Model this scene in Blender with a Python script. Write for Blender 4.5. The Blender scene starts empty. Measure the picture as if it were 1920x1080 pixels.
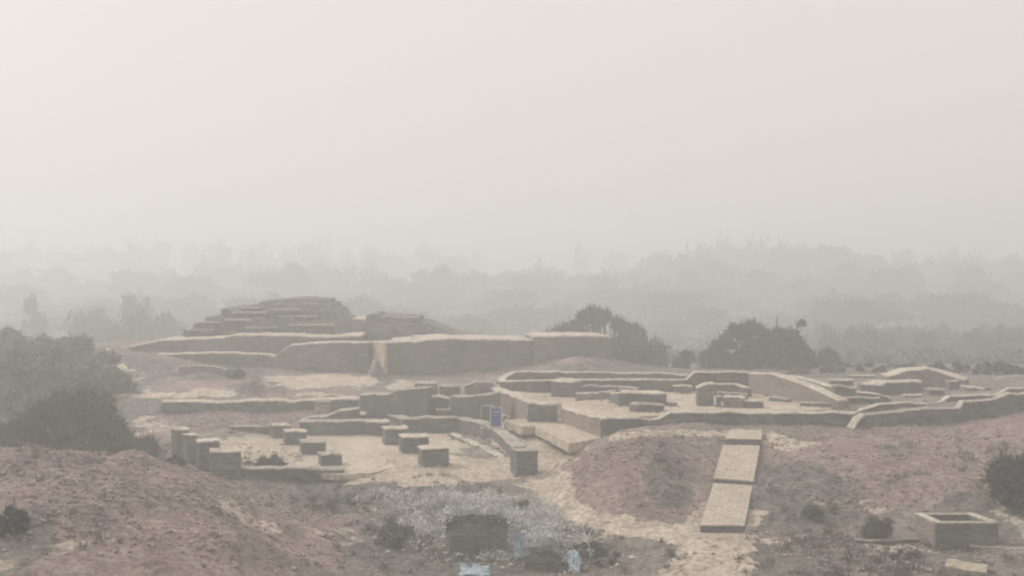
import bpy, math, random
import numpy as np
from mathutils import Vector

random.seed(7)
rng = np.random.default_rng(7)
scene = bpy.context.scene
C = scene.collection

# ------------------------------------------------------------------ camera, sky, sun, exposure
F = 2400.0          # focal length in photograph pixels (1920 wide)
CH = 14.0           # eye height above the plain
HY = 470.0          # row of the horizon
cam_d = bpy.data.cameras.new('camera')
cam = bpy.data.objects.new('camera', cam_d)
C.objects.link(cam)
cam.location = (0, 0, CH)
cam.rotation_euler = (math.radians(90), 0, 0)
cam_d.sensor_width = 36
cam_d.lens = 36 * F / 1920
cam_d.shift_y = -(540 - HY) / 1920
cam_d.clip_start = 0.5
cam_d.clip_end = 6000
scene.camera = cam

SUN_EL, SUN_AZ = math.radians(42), math.radians(-62)     # azimuth from +Y, negative = to the left
world = bpy.data.worlds.new('World')
scene.world = world
world.use_nodes = True
wn, wl = world.node_tree.nodes, world.node_tree.links
wn.clear()
out = wn.new('ShaderNodeOutputWorld')
bg = wn.new('ShaderNodeBackground')
sky = wn.new('ShaderNodeTexSky')
sky.sky_type = 'NISHITA'
sky.sun_disc = False
sky.sun_elevation = SUN_EL
sky.sun_rotation = SUN_AZ
sky.altitude = 50
sky.air_density = 1.0
sky.dust_density = 7.0
sky.ozone_density = 1.0
hs = wn.new('ShaderNodeHueSaturation')
hs.inputs['Saturation'].default_value = 0.06
mx = wn.new('ShaderNodeMix'); mx.data_type = 'RGBA'
mx.inputs[0].default_value = 0.80
mx.inputs[7].default_value = (7.38, 6.84, 6.62, 1)
bg.inputs['Strength'].default_value = 0.10
wl.new(sky.outputs[0], hs.inputs['Color'])
wl.new(hs.outputs[0], mx.inputs[6])
wl.new(mx.outputs[2], bg.inputs['Color'])
wl.new(bg.outputs[0], out.inputs['Surface'])

sun_d = bpy.data.lights.new('sun', 'SUN')
sun_d.energy = 1.5
sun_d.angle = math.radians(12)
sun_d.color = (1.0, 0.95, 0.87)
sun = bpy.data.objects.new('sun', sun_d)
C.objects.link(sun)
sdir = Vector((math.sin(SUN_AZ) * math.cos(SUN_EL), math.cos(SUN_AZ) * math.cos(SUN_EL), math.sin(SUN_EL)))
sun.rotation_euler = sdir.to_track_quat('Z', 'Y').to_euler()
sun.location = (-60, 40, 80)

scene.view_settings.view_transform = 'Standard'
scene.view_settings.look = 'None'
scene.view_settings.exposure = 0.29
scene.view_settings.gamma = 1.0
scene.view_settings.use_curve_mapping = False
cy = scene.cycles
cy.volume_bounces = 5
cy.max_bounces = 8
cy.diffuse_bounces = 3
cy.use_denoising = True
cy.pixel_filter_type = 'BLACKMAN_HARRIS'
cy.filter_width = 2.3          # the soft lens of the photograph
HAZE = 0.0039

# ------------------------------------------------------------------ helpers
def W(px, py, d):
    """pixel of the photograph + distance -> place in the world"""
    return ((px - 960) * d / F, d, CH - (py - HY) * d / F)

def dist(py, z):
    return F * (CH - z) / (py - HY)

def smooth(a, b, x):
    t = np.clip((x - a) / (b - a), 0, 1)
    return t * t * (3 - 2 * t)

_perm = np.random.default_rng(3).random((256, 256))
def vnoise(x, y):
    x = np.asarray(x, float); y = np.asarray(y, float)
    xi = np.floor(x).astype(int); yi = np.floor(y).astype(int)
    u = x - xi; v = y - yi
    u = u * u * (3 - 2 * u); v = v * v * (3 - 2 * v)
    a = _perm[xi % 256, yi % 256]; b = _perm[(xi + 1) % 256, yi % 256]
    c = _perm[xi % 256, (yi + 1) % 256]; d = _perm[(xi + 1) % 256, (yi + 1) % 256]
    return (a * (1 - u) + b * u) * (1 - v) + (c * (1 - u) + d * u) * v - 0.5

def fbm(x, y, o=4):
    s = 0; a = 1
    for k in range(o):
        s = s + a * vnoise(x * 2 ** k + 17 * k, y * 2 ** k + 31 * k)
        a *= 0.5
    return s

def mesh_np(name, co, faces, mat, smooth_shade=False):
    """fast mesh from arrays; faces: (n, k) int array"""
    me = bpy.data.meshes.new(name)
    co = np.asarray(co, np.float32); faces = np.asarray(faces, np.int32)
    n, k = faces.shape
    me.vertices.add(len(co)); me.vertices.foreach_set('co', co.ravel())
    me.loops.add(n * k); me.loops.foreach_set('vertex_index', faces.ravel())
    me.polygons.add(n); me.polygons.foreach_set('loop_start', np.arange(0, n * k, k, dtype=np.int32))
    if smooth_shade:
        me.polygons.foreach_set('use_smooth', np.ones(n, bool))
    me.update(calc_edges=True)
    if mat: me.materials.append(mat)
    return me

def obj(name, me, parent=None, loc=None):
    o = bpy.data.objects.new(name, me)
    C.objects.link(o)
    if parent: o.parent = parent
    if loc is not None: o.location = loc
    return o

def tag(o, label=None, cat=None, group=None, kind=None):
    if label: o['label'] = label
    if cat: o['category'] = cat
    if group: o['group'] = group
    if kind: o['kind'] = kind
    return o

def thing(name, label, cat, loc, group=None):
    return tag(obj(name, None, loc=loc), label, cat, group)

# ------------------------------------------------------------------ materials
def material(name, c1, c2, scale=0.5, fine=9.0, streak=False, bump=0.35, rough=0.95, c3=None, dist_=0.06):
    m = bpy.data.materials.new(name); m.use_nodes = True
    n, l = m.node_tree.nodes, m.node_tree.links
    b = n['Principled BSDF']; b.inputs['Roughness'].default_value = rough
    b.inputs['Specular IOR Level'].default_value = 0.15
    g = n.new('ShaderNodeNewGeometry')
    mp = n.new('ShaderNodeMapping')
    l.new(g.outputs['Position'], mp.inputs['Vector'])
    if streak: mp.inputs['Scale'].default_value = (.45, .45, 3.2)
    n1 = n.new('ShaderNodeTexNoise'); n1.inputs['Scale'].default_value = scale; n1.inputs['Detail'].default_value = 6
    n1.inputs['Roughness'].default_value = 0.65
    n2 = n.new('ShaderNodeTexNoise'); n2.inputs['Scale'].default_value = fine; n2.inputs['Detail'].default_value = 4
    l.new(g.outputs['Position'], n1.inputs['Vector'])
    l.new(mp.outputs[0], n2.inputs['Vector'])
    r = n.new('ShaderNodeValToRGB')
    r.color_ramp.elements[0].position = 0.35; r.color_ramp.elements[0].color = (*c1, 1)
    r.color_ramp.elements[1].position = 0.65; r.color_ramp.elements[1].color = (*c2, 1)
    if c3:
        e = r.color_ramp.elements.new(0.5); e.color = (*c3, 1)
    l.new(n1.outputs['Fac'], r.inputs['Fac'])
    mr = n.new('ShaderNodeMapRange'); mr.inputs[1].default_value = 0.3; mr.inputs[2].default_value = 0.7
    mr.inputs[3].default_value = 0.60 if streak else 0.68; mr.inputs[4].default_value = 1.38 if streak else 1.28
    l.new(n2.outputs['Fac'], mr.inputs[0])
    mm = n.new('ShaderNodeMix'); mm.data_type = 'RGBA'; mm.blend_type = 'MULTIPLY'; mm.inputs[0].default_value = 1
    l.new(r.outputs[0], mm.inputs[6]); l.new(mr.outputs[0], mm.inputs[7])
    l.new(mm.outputs[2], b.inputs['Base Color'])
    bp = n.new('ShaderNodeBump'); bp.inputs['Strength'].default_value = min(1, bump * 1.6); bp.inputs['Distance'].default_value = dist_ * 1.8
    l.new(n2.outputs['Fac'], bp.inputs['Height']); l.new(bp.outputs[0], b.inputs['Normal'])
    return m

M = {}
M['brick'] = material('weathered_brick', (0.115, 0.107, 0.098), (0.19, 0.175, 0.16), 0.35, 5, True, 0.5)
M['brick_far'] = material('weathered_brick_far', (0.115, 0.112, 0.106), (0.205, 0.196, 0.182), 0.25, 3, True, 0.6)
M['brick_dark'] = material('dark_brick', (0.105, 0.110, 0.104), (0.178, 0.180, 0.168), 0.35, 4, True, 0.5)  # darker, slightly green-grey version of the brick
M['brick_pink'] = material('pink_brick', (0.22, 0.175, 0.155), (0.30, 0.245, 0.22), 0.4, 5, True, 0.4)  # reddish brick; doubles as sunlit colour for left-facing walls and tank side
M['brick_pale'] = material('pale_brick', (0.34, 0.28, 0.20), (0.46, 0.39, 0.29), 0.4, 5, True, 0.4)
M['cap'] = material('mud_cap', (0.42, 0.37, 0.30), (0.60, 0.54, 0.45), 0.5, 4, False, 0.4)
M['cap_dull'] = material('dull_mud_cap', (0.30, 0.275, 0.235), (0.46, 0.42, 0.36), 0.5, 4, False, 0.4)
M['floor'] = material('straw_mud_floor', (0.38, 0.325, 0.25), (0.54, 0.47, 0.37), 0.16, 3.5, False, 0.3)
M['deck'] = material('brick_paving', (0.45, 0.39, 0.31), (0.56, 0.49, 0.40), 0.8, 9, False, 0.3)
M['leaf'] = material('olive_leaf', (0.055, 0.068, 0.055), (0.10, 0.118, 0.095), 0.6, 3, False, 0.0)
M['leaf_dark'] = material('dark_leaf', (0.034, 0.050, 0.042), (0.060, 0.080, 0.068), 0.6, 3, False, 0.0)
M['leaf_grey'] = material('grey_green_leaf', (0.10, 0.118, 0.10), (0.165, 0.185, 0.155), 0.6, 3, False, 0.0)
M['leaf_pale'] = material('pale_grey_leaf', (0.15, 0.172, 0.15), (0.22, 0.245, 0.215), 0.6, 3, False, 0.0)
M['leaf_dry'] = material('dry_leaf', (0.10, 0.098, 0.085), (0.18, 0.172, 0.15), 0.8, 3, False, 0.0)
M['straw'] = material('dry_reed', (0.42, 0.43, 0.40), (0.74, 0.74, 0.70), 0.9, 4, False, 0.0)
M['bark'] = material('bark', (0.035, 0.03, 0.026), (0.065, 0.056, 0.048), 1, 8, False, 0.4)
M['stone'] = material('brick_rubble', (0.17, 0.13, 0.115), (0.45, 0.37, 0.33), 1.9, 6, False, 0.3)
M['post'] = material('white_metal', (0.5, 0.5, 0.48), (0.62, 0.62, 0.6), 2, 8, False, 0.05, 0.5)
M['blue'] = material('blue_paint', (0.06, 0.08, 0.26), (0.09, 0.115, 0.32), 2, 8, False, 0.05, 0.5)
M['panel'] = material('dark_panel', (0.10, 0.115, 0.10), (0.14, 0.15, 0.135), 2, 8, False, 0.05, 0.6)
M['plastic'] = material('blue_plastic', (0.26, 0.34, 0.39), (0.42, 0.50, 0.55), 1.5, 6, False, 0.2, 0.6)

def ground_material():
    m = bpy.data.materials.new('earth'); m.use_nodes = True
    n, l = m.node_tree.nodes, m.node_tree.links
    b = n['Principled BSDF']; b.inputs['Roughness'].default_value = 1.0
    b.inputs['Specular IOR Level'].default_value = 0.1
    g = n.new('ShaderNodeNewGeometry')
    def noise(s, d=5, r=0.6):
        t = n.new('ShaderNodeTexNoise'); t.inputs['Scale'].default_value = s; t.inputs['Detail'].default_value = d
        t.inputs['Roughness'].default_value = r
        l.new(g.outputs['Position'], t.inputs['Vector']); return t.outputs['Fac']
    def ramp(src, p0, p1, a=(0, 0, 0), c=(1, 1, 1)):
        r = n.new('ShaderNodeValToRGB'); e = r.color_ramp.elements
        e[0].position = p0; e[1].position = p1; e[0].color = (*a, 1); e[1].color = (*c, 1)
        l.new(src, r.inputs[0]); return r.outputs[0]
    def mix(fac, a, c, mode='MIX'):
        x = n.new('ShaderNodeMix'); x.data_type = 'RGBA'; x.blend_type = mode
        if isinstance(fac, float): x.inputs[0].default_value = fac
        else: l.new(fac, x.inputs[0])
        for k, v in ((6, a), (7, c)):
            if isinstance(v, tuple): x.inputs[k].default_value = (*v, 1)
            else: l.new(v, x.inputs[k])
        return x.outputs[2]
    def attr(nm):
        a = n.new('ShaderNodeAttribute'); a.attribute_name = nm; return a.outputs['Fac']
    def mask(nm, s):
        a = n.new('ShaderNodeMath'); a.operation = 'MULTIPLY_ADD'
        l.new(noise(s, 5, 0.7), a.inputs[0]); a.inputs[1].default_value = 1.25
        l.new(attr(nm), a.inputs[2])
        return ramp(a.outputs[0], 0.88, 1.42)
    base = ramp(noise(0.35), 0.35, 0.65, (0.22, 0.195, 0.17), (0.33, 0.29, 0.255))
    pale = ramp(noise(0.5), 0.35, 0.65, (0.49, 0.42, 0.345), (0.68, 0.59, 0.49))
    red = ramp(noise(0.6), 0.35, 0.65, (0.25, 0.192, 0.177), (0.39, 0.308, 0.285))
    scrub = ramp(noise(1.2), 0.35, 0.65, (0.13, 0.127, 0.112), (0.25, 0.24, 0.21))
    c = mix(mask('red', 0.8), base, red)
    c = mix(mask('scrub', 1.1), c, scrub)
    c = mix(mask('pale', 0.9), c, pale)
    fine = ramp(noise(3.2, 6, 0.85), 0.36, 0.64, (0.42, 0.42, 0.42), (1.5, 1.48, 1.44))
    c = mix(1.0, c, fine, 'MULTIPLY')
    l.new(c, b.inputs['Base Color'])
    bp = n.new('ShaderNodeBump'); bp.inputs['Strength'].default_value = 1.0; bp.inputs['Distance'].default_value = 0.22
    l.new(noise(3.0, 6, 0.75), bp.inputs['Height']); l.new(bp.outputs[0], b.inputs['Normal'])
    return m
M['ground'] = ground_material()

# ------------------------------------------------------------------ terrain
cp = []
def A(*pts):                      # (px, py, distance)
    for px, py, d in pts: cp.append(W(px, py, d))
def Z(z, *pts):                   # (px, py) at height z
    for px, py in pts: cp.append(W(px, py, dist(py, z)))
def D(d, z, *pxs):                # height z at distance d, at these columns
    for px in pxs: cp.append(((px - 960) * d / F, d, z))
# left foreground mound
A((0, 1080, 44), (200, 1080, 45), (400, 1080, 47), (560, 1080, 52), (-250, 1000, 46), (0, 960, 50),
  (0, 845, 60), (110, 850, 61), (190, 848, 62), (240, 842, 63), (320, 864, 63), (420, 915, 62), (500, 985, 59), (600, 1045, 56),
  (200, 950, 52), (350, 985, 52), (450, 1010, 53), (100, 900, 55), (-250, 860, 58))
D(72, 1.2, 60, 150, 250); D(71, 0.9, 330, 400); D(76, 1.2, -200)
# pillared hall
Z(0.8, (430, 905)); Z(0.2, (600, 930)); Z(0.82, (700, 902)); Z(0.5, (700, 935)); Z(0.98, (850, 888), (760, 893)); Z(0.98, (940, 868), (700, 860), (500, 845), (850, 825), (560, 815), (700, 820))
# bottom middle
Z(0.0, (700, 965), (1150, 1000), (700, 1080)); Z(0.1, (850, 950), (1000, 950), (1350, 995))
Z(-0.3, (900, 1035), (900, 1080), (1100, 1080), (1300, 1080)); Z(0, (1500, 1080), (1500, 1030)); Z(0.2, (1700, 1080)); Z(0.4, (1920, 1080), (2150, 1080))
Z(0.3, (1080, 950)); Z(0.7, (1030, 900)); Z(1.2, (1000, 850), (960, 850)); Z(1.7, (940, 805)); Z(1.3, (1060, 850))
D(40, 0.0, 300, 900, 1500, 2100); D(30, 0.0, 0, 900, 1900)
# beside the ramp and right slope
A((1340, 992, 62.5), (1380, 905, 70), (1390, 840, 75), (1400, 812, 77.5))
Z(2.9, (1500, 822)); Z(3.0, (1600, 814), (1300, 815)); Z(3.2, (1800, 797)); Z(3.9, (1920, 772)); Z(4.6, (2100, 760))
Z(1.8, (1480, 900), (1600, 900)); Z(2.0, (1750, 900)); Z(2.4, (1900, 880)); Z(3.2, (2150, 860))
Z(0.4, (1450, 985), (1550, 985)); Z(0.5, (1650, 980)); Z(0.8, (1800, 965)); Z(0.9, (1920, 980)); Z(0.2, (1700, 1022), (1550, 1030)); Z(0.4, (1850, 1025))
# middle mound
A((1160, 813, 74), (1205, 832, 72), (1125, 838, 72), (1190, 890, 68), (1250, 880, 70))
Z(0.8, (1090, 900)); Z(1.2, (1322, 900)); Z(2.3, (1290, 845)); Z(0.3, (1300, 975), (1110, 965), (1200, 980)); Z(0.8, (1200, 950))
# compound terrace
Z(2.8, (1130, 820)); Z(3.2, (1100, 765), (1300, 765), (1500, 765), (1000, 735), (1000, 712), (1300, 712), (1500, 712), (1150, 735)); Z(3.3, (1700, 752), (1700, 712)); Z(3.9, (1900, 738), (1900, 712), (2100, 730))
Z(2.2, (960, 770), (1040, 800))
D(128, 2.2, 1100, 1300, 1500, 1700, 1900); D(150, 0.6, 1000, 1200, 1400, 1600, 1800, 2000)
# middle walls, left flank
D(94.5, 1.55, 560, 640, 700, 780, 850); D(89.5, 0.95, 520, 600, 700, 780, 850); Z(2.2, (800, 745), (900, 748)); Z(2.4, (700, 733), (900, 722), (780, 715))
Z(1.6, (450, 792), (560, 785), (330, 790)); Z(1.7, (330, 774), (500, 774), (640, 773)); Z(1.3, (300, 830)); Z(1.0, (150, 835), (230, 835))
Z(2.6, (330, 745), (500, 744), (640, 744), (600, 715), (450, 715), (700, 715)); Z(2.7, (600, 700), (350, 705), (850, 700))
Z(2.3, (250, 742)); Z(2.2, (190, 745)); Z(1.2, (60, 780), (-100, 790)); Z(1.5, (0, 740), (100, 740)); Z(2.9, (255, 708))
A((215, 657, 120), (235, 680, 118), (150, 700, 115), (290, 670, 118))
D(108, 1.5, 0, 60, -150, -350)
D(123, 4.6, 330, 400); D(150, 4.0, 500, 700); D(150, 1.0, 0, 200, 850)
D(121, 4.0, 1060, 1100); D(122, 3.6, 1150); D(118, 3.0, 960, 1200)
for dd in (185, 230, 300): D(dd, 0.0, -300, 100, 500, 900, 1300, 1700, 2200)
for dd in (60, 100, 150): D(dd, 1.5, -700); D(dd, 2.5, 2700)
cp = np.array(cp)
_S = 40.0
def _tps_k(r2): return np.where(r2 > 1e-12, 0.5 * r2 * np.log(np.maximum(r2, 1e-12)), 0)
def _fit():
    P = cp[:, :2] / _S; n = len(P)
    K = _tps_k(((P[:, None] - P[None]) ** 2).sum(-1)) + np.eye(n) * 0.0006
    Q = np.hstack([np.ones((n, 1)), P])
    Am = np.block([[K, Q], [Q.T, np.zeros((3, 3))]])
    return P, np.linalg.solve(Am, np.concatenate([cp[:, 2], np.zeros(3)]))
_P, _w = _fit()
PLAIN = -5.5        # the plain lies lower than the mound of the ruins
bumps = []          # (x, y, rx, ry, h): heaps on the terrain
def heap(px, py, d, rxpx, h, ry=None):
    x, y, z = W(px, py, d); rx = rxpx * d / F
    bumps.append((x, y, rx, ry or rx, h))
heap(475, 742, 101.5, 30, 1.25); heap(530, 744, 101.5, 17, 0.65); heap(705, 722, 114, 14, 2.1, 0.8); heap(895, 722, 108, 18, 1.0)
heap(1080, 690, 114, 60, 1.0, 2.5); heap(380, 715, 112, 50, 0.8, 2.5)
heap(60, 890, 57, 60, 0.7); heap(255, 872, 60, 55, 0.6); heap(390, 940, 57, 60, 0.6); heap(450, 1010, 52, 60, 0.7); heap(120, 1010, 49, 80, 0.6); heap(1180, 930, 68, 30, 0.5); heap(1650, 975, 63, 20, 0.5); heap(1250, 960, 66, 20, 0.35)
def hfun(x, y, detail=True):
    x = np.atleast_1d(np.asarray(x, float)); y = np.atleast_1d(np.asarray(y, float))
    z = np.empty_like(x)
    for i in range(0, len(x), 20000):
        q = np.stack([x[i:i + 20000], y[i:i + 20000]], 1) / _S
        r2 = ((q[:, None] - _P[None]) ** 2).sum(-1)
        z[i:i + 20000] = _tps_k(r2) @ _w[:-3] + _w[-3] + q @ _w[-2:]
    z = np.clip(z, -0.8, 7)
    px = 960 + F * x / np.maximum(y, 1)
    kf = smooth(215, 148, y)
    keep = kf * smooth(20, 34, y) * smooth(-900, -500, px) * smooth(2900, 2500, px)
    z = z * keep + PLAIN * (1 - kf)
    for bx, by, rx, ry, h in bumps:
        e = ((x - bx) / rx) ** 2 + ((y - by) / ry) ** 2
        z = z + h * np.exp(-e * 1.2)
    if detail:
        rough = 0.42 * smooth(68, 60, y) * smooth(760, 460, px) + 0.18
        rough = rough * (1 - 0.75 * smooth(60, 20, np.abs(px - 1370)) * smooth(90, 80, y))
        z = z - 1.1 * rough * np.abs(fbm(x * 0.16 + 5, y * 0.16, 3)) + rough * .3 + rough * fbm(x * 0.34, y * 0.34, 4) + 0.10 * fbm(x * 1.3, y * 1.3, 3) * keep
    # the bed of the paved ramp
    f_ = np.clip((y - 62.6) / 12.4, -.02, 1.25); rx0 = 9.21 + f_ * 3.14; rx1 = 11.38 + f_ * 3.16; rz = 0.50 + f_ * 2.05
    inside = smooth(.7, .25, np.maximum(rx0 - x, x - rx1)) * smooth(61.9, 62.5, y) * smooth(79, 78, y)
    z = z * (1 - inside) + np.minimum(z, rz - .30) * inside
    return z
def H(x, y): return float(hfun([x], [y])[0])

def axis(lo, a, b, hi, step, grow=1.14):
    mid = list(np.arange(a, b, step)); s = step; v = b; r = []
    while v < hi: r.append(v); s *= grow; v += s
    r.append(hi); s = step; v = a; l_ = []
    while True:
        s *= grow; v -= s
        if v <= lo: break
        l_.append(v)
    return np.array([lo] + l_[::-1] + mid + r)
gx = axis(-1500, -52, 52, 1500, 0.36)
gy = np.concatenate([np.array([-100, -50, -20, 0, 12, 20, 26, 31, 35]), np.arange(38, 84, 0.30), np.arange(84, 128, 0.5), axis(128.6, 129, 131, 1500, 1.0, 1.10)])
gy = np.unique(np.round(gy, 3))
X, Y = np.meshgrid(gx, gy)
xf, yf = X.ravel(), Y.ravel()
zf = hfun(xf, yf)
nx_, ny_ = len(gx), len(gy)
idx = np.arange(nx_ * ny_).reshape(ny_, nx_)
faces = np.stack([idx[:-1, :-1], idx[:-1, 1:], idx[1:, 1:], idx[1:, :-1]], -1).reshape(-1, 4)
gme = mesh_np('ground', np.stack([xf, yf, zf], 1), faces, M['ground'], True)
yy = np.maximum(yf, 1); PX = 960 + F * xf / yy; PY = HY + F * (CH - zf) / yy
PX = PX + 55 * fbm(xf * .45, yf * .45, 4); PY = PY + 10 * fbm(xf * .5 + 9, yf * .3, 4)      # worn, uneven borders
def seg(pts, w, soft=None):          # a worn strip along a line of places, half-width w photograph pixels
    soft = soft or w * 0.8; best = np.full(len(PX), 1e9)
    for (x0, y0), (x1, y1) in zip(pts[:-1], pts[1:]):
        dx, dy = x1 - x0, (y1 - y0)
        t = np.clip(((PX - x0) * dx + (PY - y0) * dy) / (dx * dx + dy * dy + 1e-6), 0, 1)
        best = np.minimum(best, np.hypot(PX - x0 - t * dx, (PY - y0 - t * dy) * 1.6))
    return smooth(w + soft, w, best)
def blob(px, py, rx, ry): return smooth(1.35, 0.6, np.hypot((PX - px) / rx, (PY - py) / ry))
front = smooth(-1, 5, yf)
pale = np.maximum.reduce([
    seg([(1318, 1110), (1352, 985)], 44, 40) * 1.9, blob(1330, 1000, 100, 18), seg([(1310, 1010), (1150, 985), (1060, 940)], 14, 30) * .6,
    seg([(1070, 960), (1020, 880), (975, 830), (950, 790)], 24, 30) * .68,
    seg([(960, 810), (1060, 850)], 20, 20) * .7,
    seg([(300, 742), (680, 742)], 5, 4), seg([(195, 738), (290, 741)], 3, 4), seg([(212, 656), (262, 715), (300, 742)], 4, 6),
    blob(600, 715, 100, 16) * .6, blob(750, 722, 30, 10), blob(430, 735, 80, 8) * .6,
    seg([(1150, 815), (1400, 806), (1500, 826)], 6, 8) * .6, blob(430, 945, 50, 20) * .5, seg([(420, 935), (520, 990)], 10, 22) * .42,
    blob(1650, 950, 150, 18) * .25, seg([(1640, 1025), (1760, 1030)], 10, 8) * .8, seg([(1880, 960), (1920, 1010)], 14, 14) * .4,
    seg([(0, 1065), (250, 985), (330, 990)], 8, 26) * .26, seg([(0, 795), (60, 760)], 4, 4) * .8, blob(820, 880, 190, 26) * .8, blob(670, 896, 50, 10), blob(600, 850, 200, 40),
    blob(290, 800, 40, 22) * .35, blob(620, 1010, 60, 25) * .3, blob(1460, 1012, 60, 10) * .4, blob(1450, 830, 90, 10) * .5,
    smooth(3.0, 3.2, zf) * blob(1230, 752, 300, 28) * .7]) * front
red = np.maximum.reduce([blob(180, 900, 260, 60), blob(1200, 890, 130, 90), blob(1650, 880, 330, 70), blob(350, 1030, 320, 70) * .8,
    blob(500, 785, 220, 18), blob(340, 800, 90, 20) * .8, blob(1080, 665, 90, 16), blob(600, 980, 120, 30) * .6, blob(1880, 830, 120, 50)]) * front
scrub = np.maximum.reduce([blob(900, 1020, 260, 70) * .8, blob(640, 925, 80, 35), blob(1550, 1050, 300, 45) * .8, blob(1500, 930, 110, 70) * .75,  # patch by the hall front wall stands in for its shadow
    blob(1250, 900, 50, 60) * .5, blob(140, 770, 150, 50), blob(100, 700, 200, 50), blob(1860, 960, 90, 60) * .4, blob(40, 1010, 60, 50), blob(420, 700, 90, 16) * .6,
    blob(780, 920, 140, 25) * .6, smooth(124, 150, yf) * 1.4, smooth(106, 112, yf) * blob(1500, 690, 480, 22) * .9]) * front
hp = np.maximum.reduce([blob(475, 732, 50, 18), blob(530, 737, 24, 10), blob(705, 700, 22, 26), blob(895, 715, 26, 18), blob(1080, 668, 110, 18), blob(300, 695, 60, 40), blob(385, 725, 80, 8), blob(640, 738, 70, 6)])
pale = pale * (1 - .85 * hp); red = np.maximum(red, hp * .95); scrub = np.maximum(scrub, np.maximum(blob(705, 700, 20, 26), .5 * blob(475, 732, 44, 16)) * .9)
for nm, v in (('pale', pale), ('red', red), ('scrub', scrub)):
    gme.attributes.new(nm, 'FLOAT', 'POINT').data.foreach_set('value', v.astype(np.float32))
tag(obj('ground', gme), kind='structure')

# ------------------------------------------------------------------ walls
def resample(pts, step):
    out_ = []
    for a, b in zip(pts[:-1], pts[1:]):
        a = np.array(a, float); b = np.array(b, float)
        n = max(1, int(np.hypot(*(b - a)[:2]) / step))
        for k in range(n): out_.append(a + (b - a) * k / n)
    out_.append(np.array(pts[-1], float)); return np.array(out_)

def loft(name, rings, mat):
    """closed solid through rings of equal vertex count"""
    k = len(rings[0]); co = np.concatenate(rings); f = []
    for i in range(len(rings) - 1):
        for j in range(k):
            f.append((i * k + j, i * k + (j + 1) % k, (i + 1) * k + (j + 1) % k, (i + 1) * k + j))
    me = bpy.data.meshes.new(name)
    f = [tuple(reversed(q)) for q in f]
    f.append(tuple(range(k))); f.append(tuple((len(rings) - 1) * k + j for j in reversed(range(k))))
    me.from_pydata([tuple(c) for c in co], [], f); me.update()
    me.materials.append(mat); return me

fallen = []      # where bricks have dropped in front of the walls
def wall(name, label, cat, spec, z=None, d=None, t=0.9, mat='brick', cap='cap', capt=0.10, rough=1.0, group=None, sink=0.9, batter=0.03, kind=None):
    """spec: (column, row of the top, row of the foot[, distance]) from left to right; thickness t goes away from the viewer"""
    P = []
    for s in spec:
        px, yt, yb = s[:3]
        dd = s[3] if len(s) > 3 else (d if d is not None else dist(yb, z))
        x, y, zb = W(px, yb, dd); _, _, zt = W(px, yt, dd)
        P.append((x, y, zb, zt))
    R = resample(P, 0.55 if math.hypot(P[-1][0] - P[0][0], P[-1][1] - P[0][1]) > 3 else 0.3)
    n = len(R); dirs = np.zeros((n, 2))
    dirs[:-1] += R[1:, :2] - R[:-1, :2]; dirs[1:] += R[1:, :2] - R[:-1, :2]
    dirs /= np.linalg.norm(dirs, axis=1)[:, None] + 1e-9
    nrm = np.stack([-dirs[:, 1], dirs[:, 0]], 1)
    org = Vector((R[:, 0].mean(), R[:, 1].mean(), R[:, 2].min()))
    r = np.random.default_rng(abs(hash_(label)) % 99991)
    ch = capt if cap else 0
    low = 0; body = []; caps = []; hold = 0; course = 0; notch = 0
    for i in range(n):
        x, y, zb, zt = R[i]; zt = zt - org.z; zb = zb - org.z - sink
        low = 0.55 * low + r.normal(0, 0.035) * rough
        hold -= 1
        if hold <= 0: hold = r.integers(2, 7); course = r.choice([0, 0, .03, -.03, -.05]) * rough
        if n > 8 and rough > .6 and r.random() < .014: notch = r.uniform(.08, .18) * rough; nl_ = 2
        elif notch: notch *= .35
        top = max(zb + 0.2, zt - ch + low * .6 + course - notch)
        o2 = np.array([x - org.x, y - org.y]); nn = nrm[i]
        hh = top - (zb + sink)
        def pt(off, zz, j=0.06):
            q = o2 + nn * off; return (q[0] + r.normal(0, j) * 0.3, q[1] + r.normal(0, j) * rough, zz)
        bt = batter * (hh + 0.3)
        body.append([pt(-bt, zb), pt(-bt * 0.6, zb + sink + hh * 0.33), pt(-bt * 0.3, zb + sink + hh * 0.66), pt(0, top),
                     pt(t, top), pt(t + bt * 0.4, zb + sink + hh * 0.5), pt(t + bt, zb)])
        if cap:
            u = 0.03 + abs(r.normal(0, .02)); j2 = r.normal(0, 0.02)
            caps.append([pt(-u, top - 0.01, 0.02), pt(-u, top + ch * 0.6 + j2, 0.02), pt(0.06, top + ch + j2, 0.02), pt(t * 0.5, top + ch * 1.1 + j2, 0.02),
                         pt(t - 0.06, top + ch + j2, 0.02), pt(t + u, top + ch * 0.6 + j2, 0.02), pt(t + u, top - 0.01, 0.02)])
    body = [np.array(q) for q in body]
    for i in range(n):
        for k in range(int(4 * rough + 1)):
            if r.random() < .55:
                q = R[i, :2] - nrm[i] * abs(r.normal(.12, .3)) + r.normal(0, .2, 2); fallen.append((q[0], q[1]))
    e = thing(name, label, cat, org, group)
    obj('masonry', loft('masonry', body, M[mat]), e)
    if cap:
        caps = [np.array(q) for q in caps]
        d0 = np.array([*dirs[0], 0]) * 0.035; d1 = np.array([*dirs[-1], 0]) * 0.035
        caps[0] = caps[0] - d0; caps[-1] = caps[-1] + d1
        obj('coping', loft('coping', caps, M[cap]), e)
    e['kind'] = kind or 'thing'
    return e

def hash_(s):
    h = 7
    for ch in s: h = (h * 131 + ord(ch)) % 1000003
    return h

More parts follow.
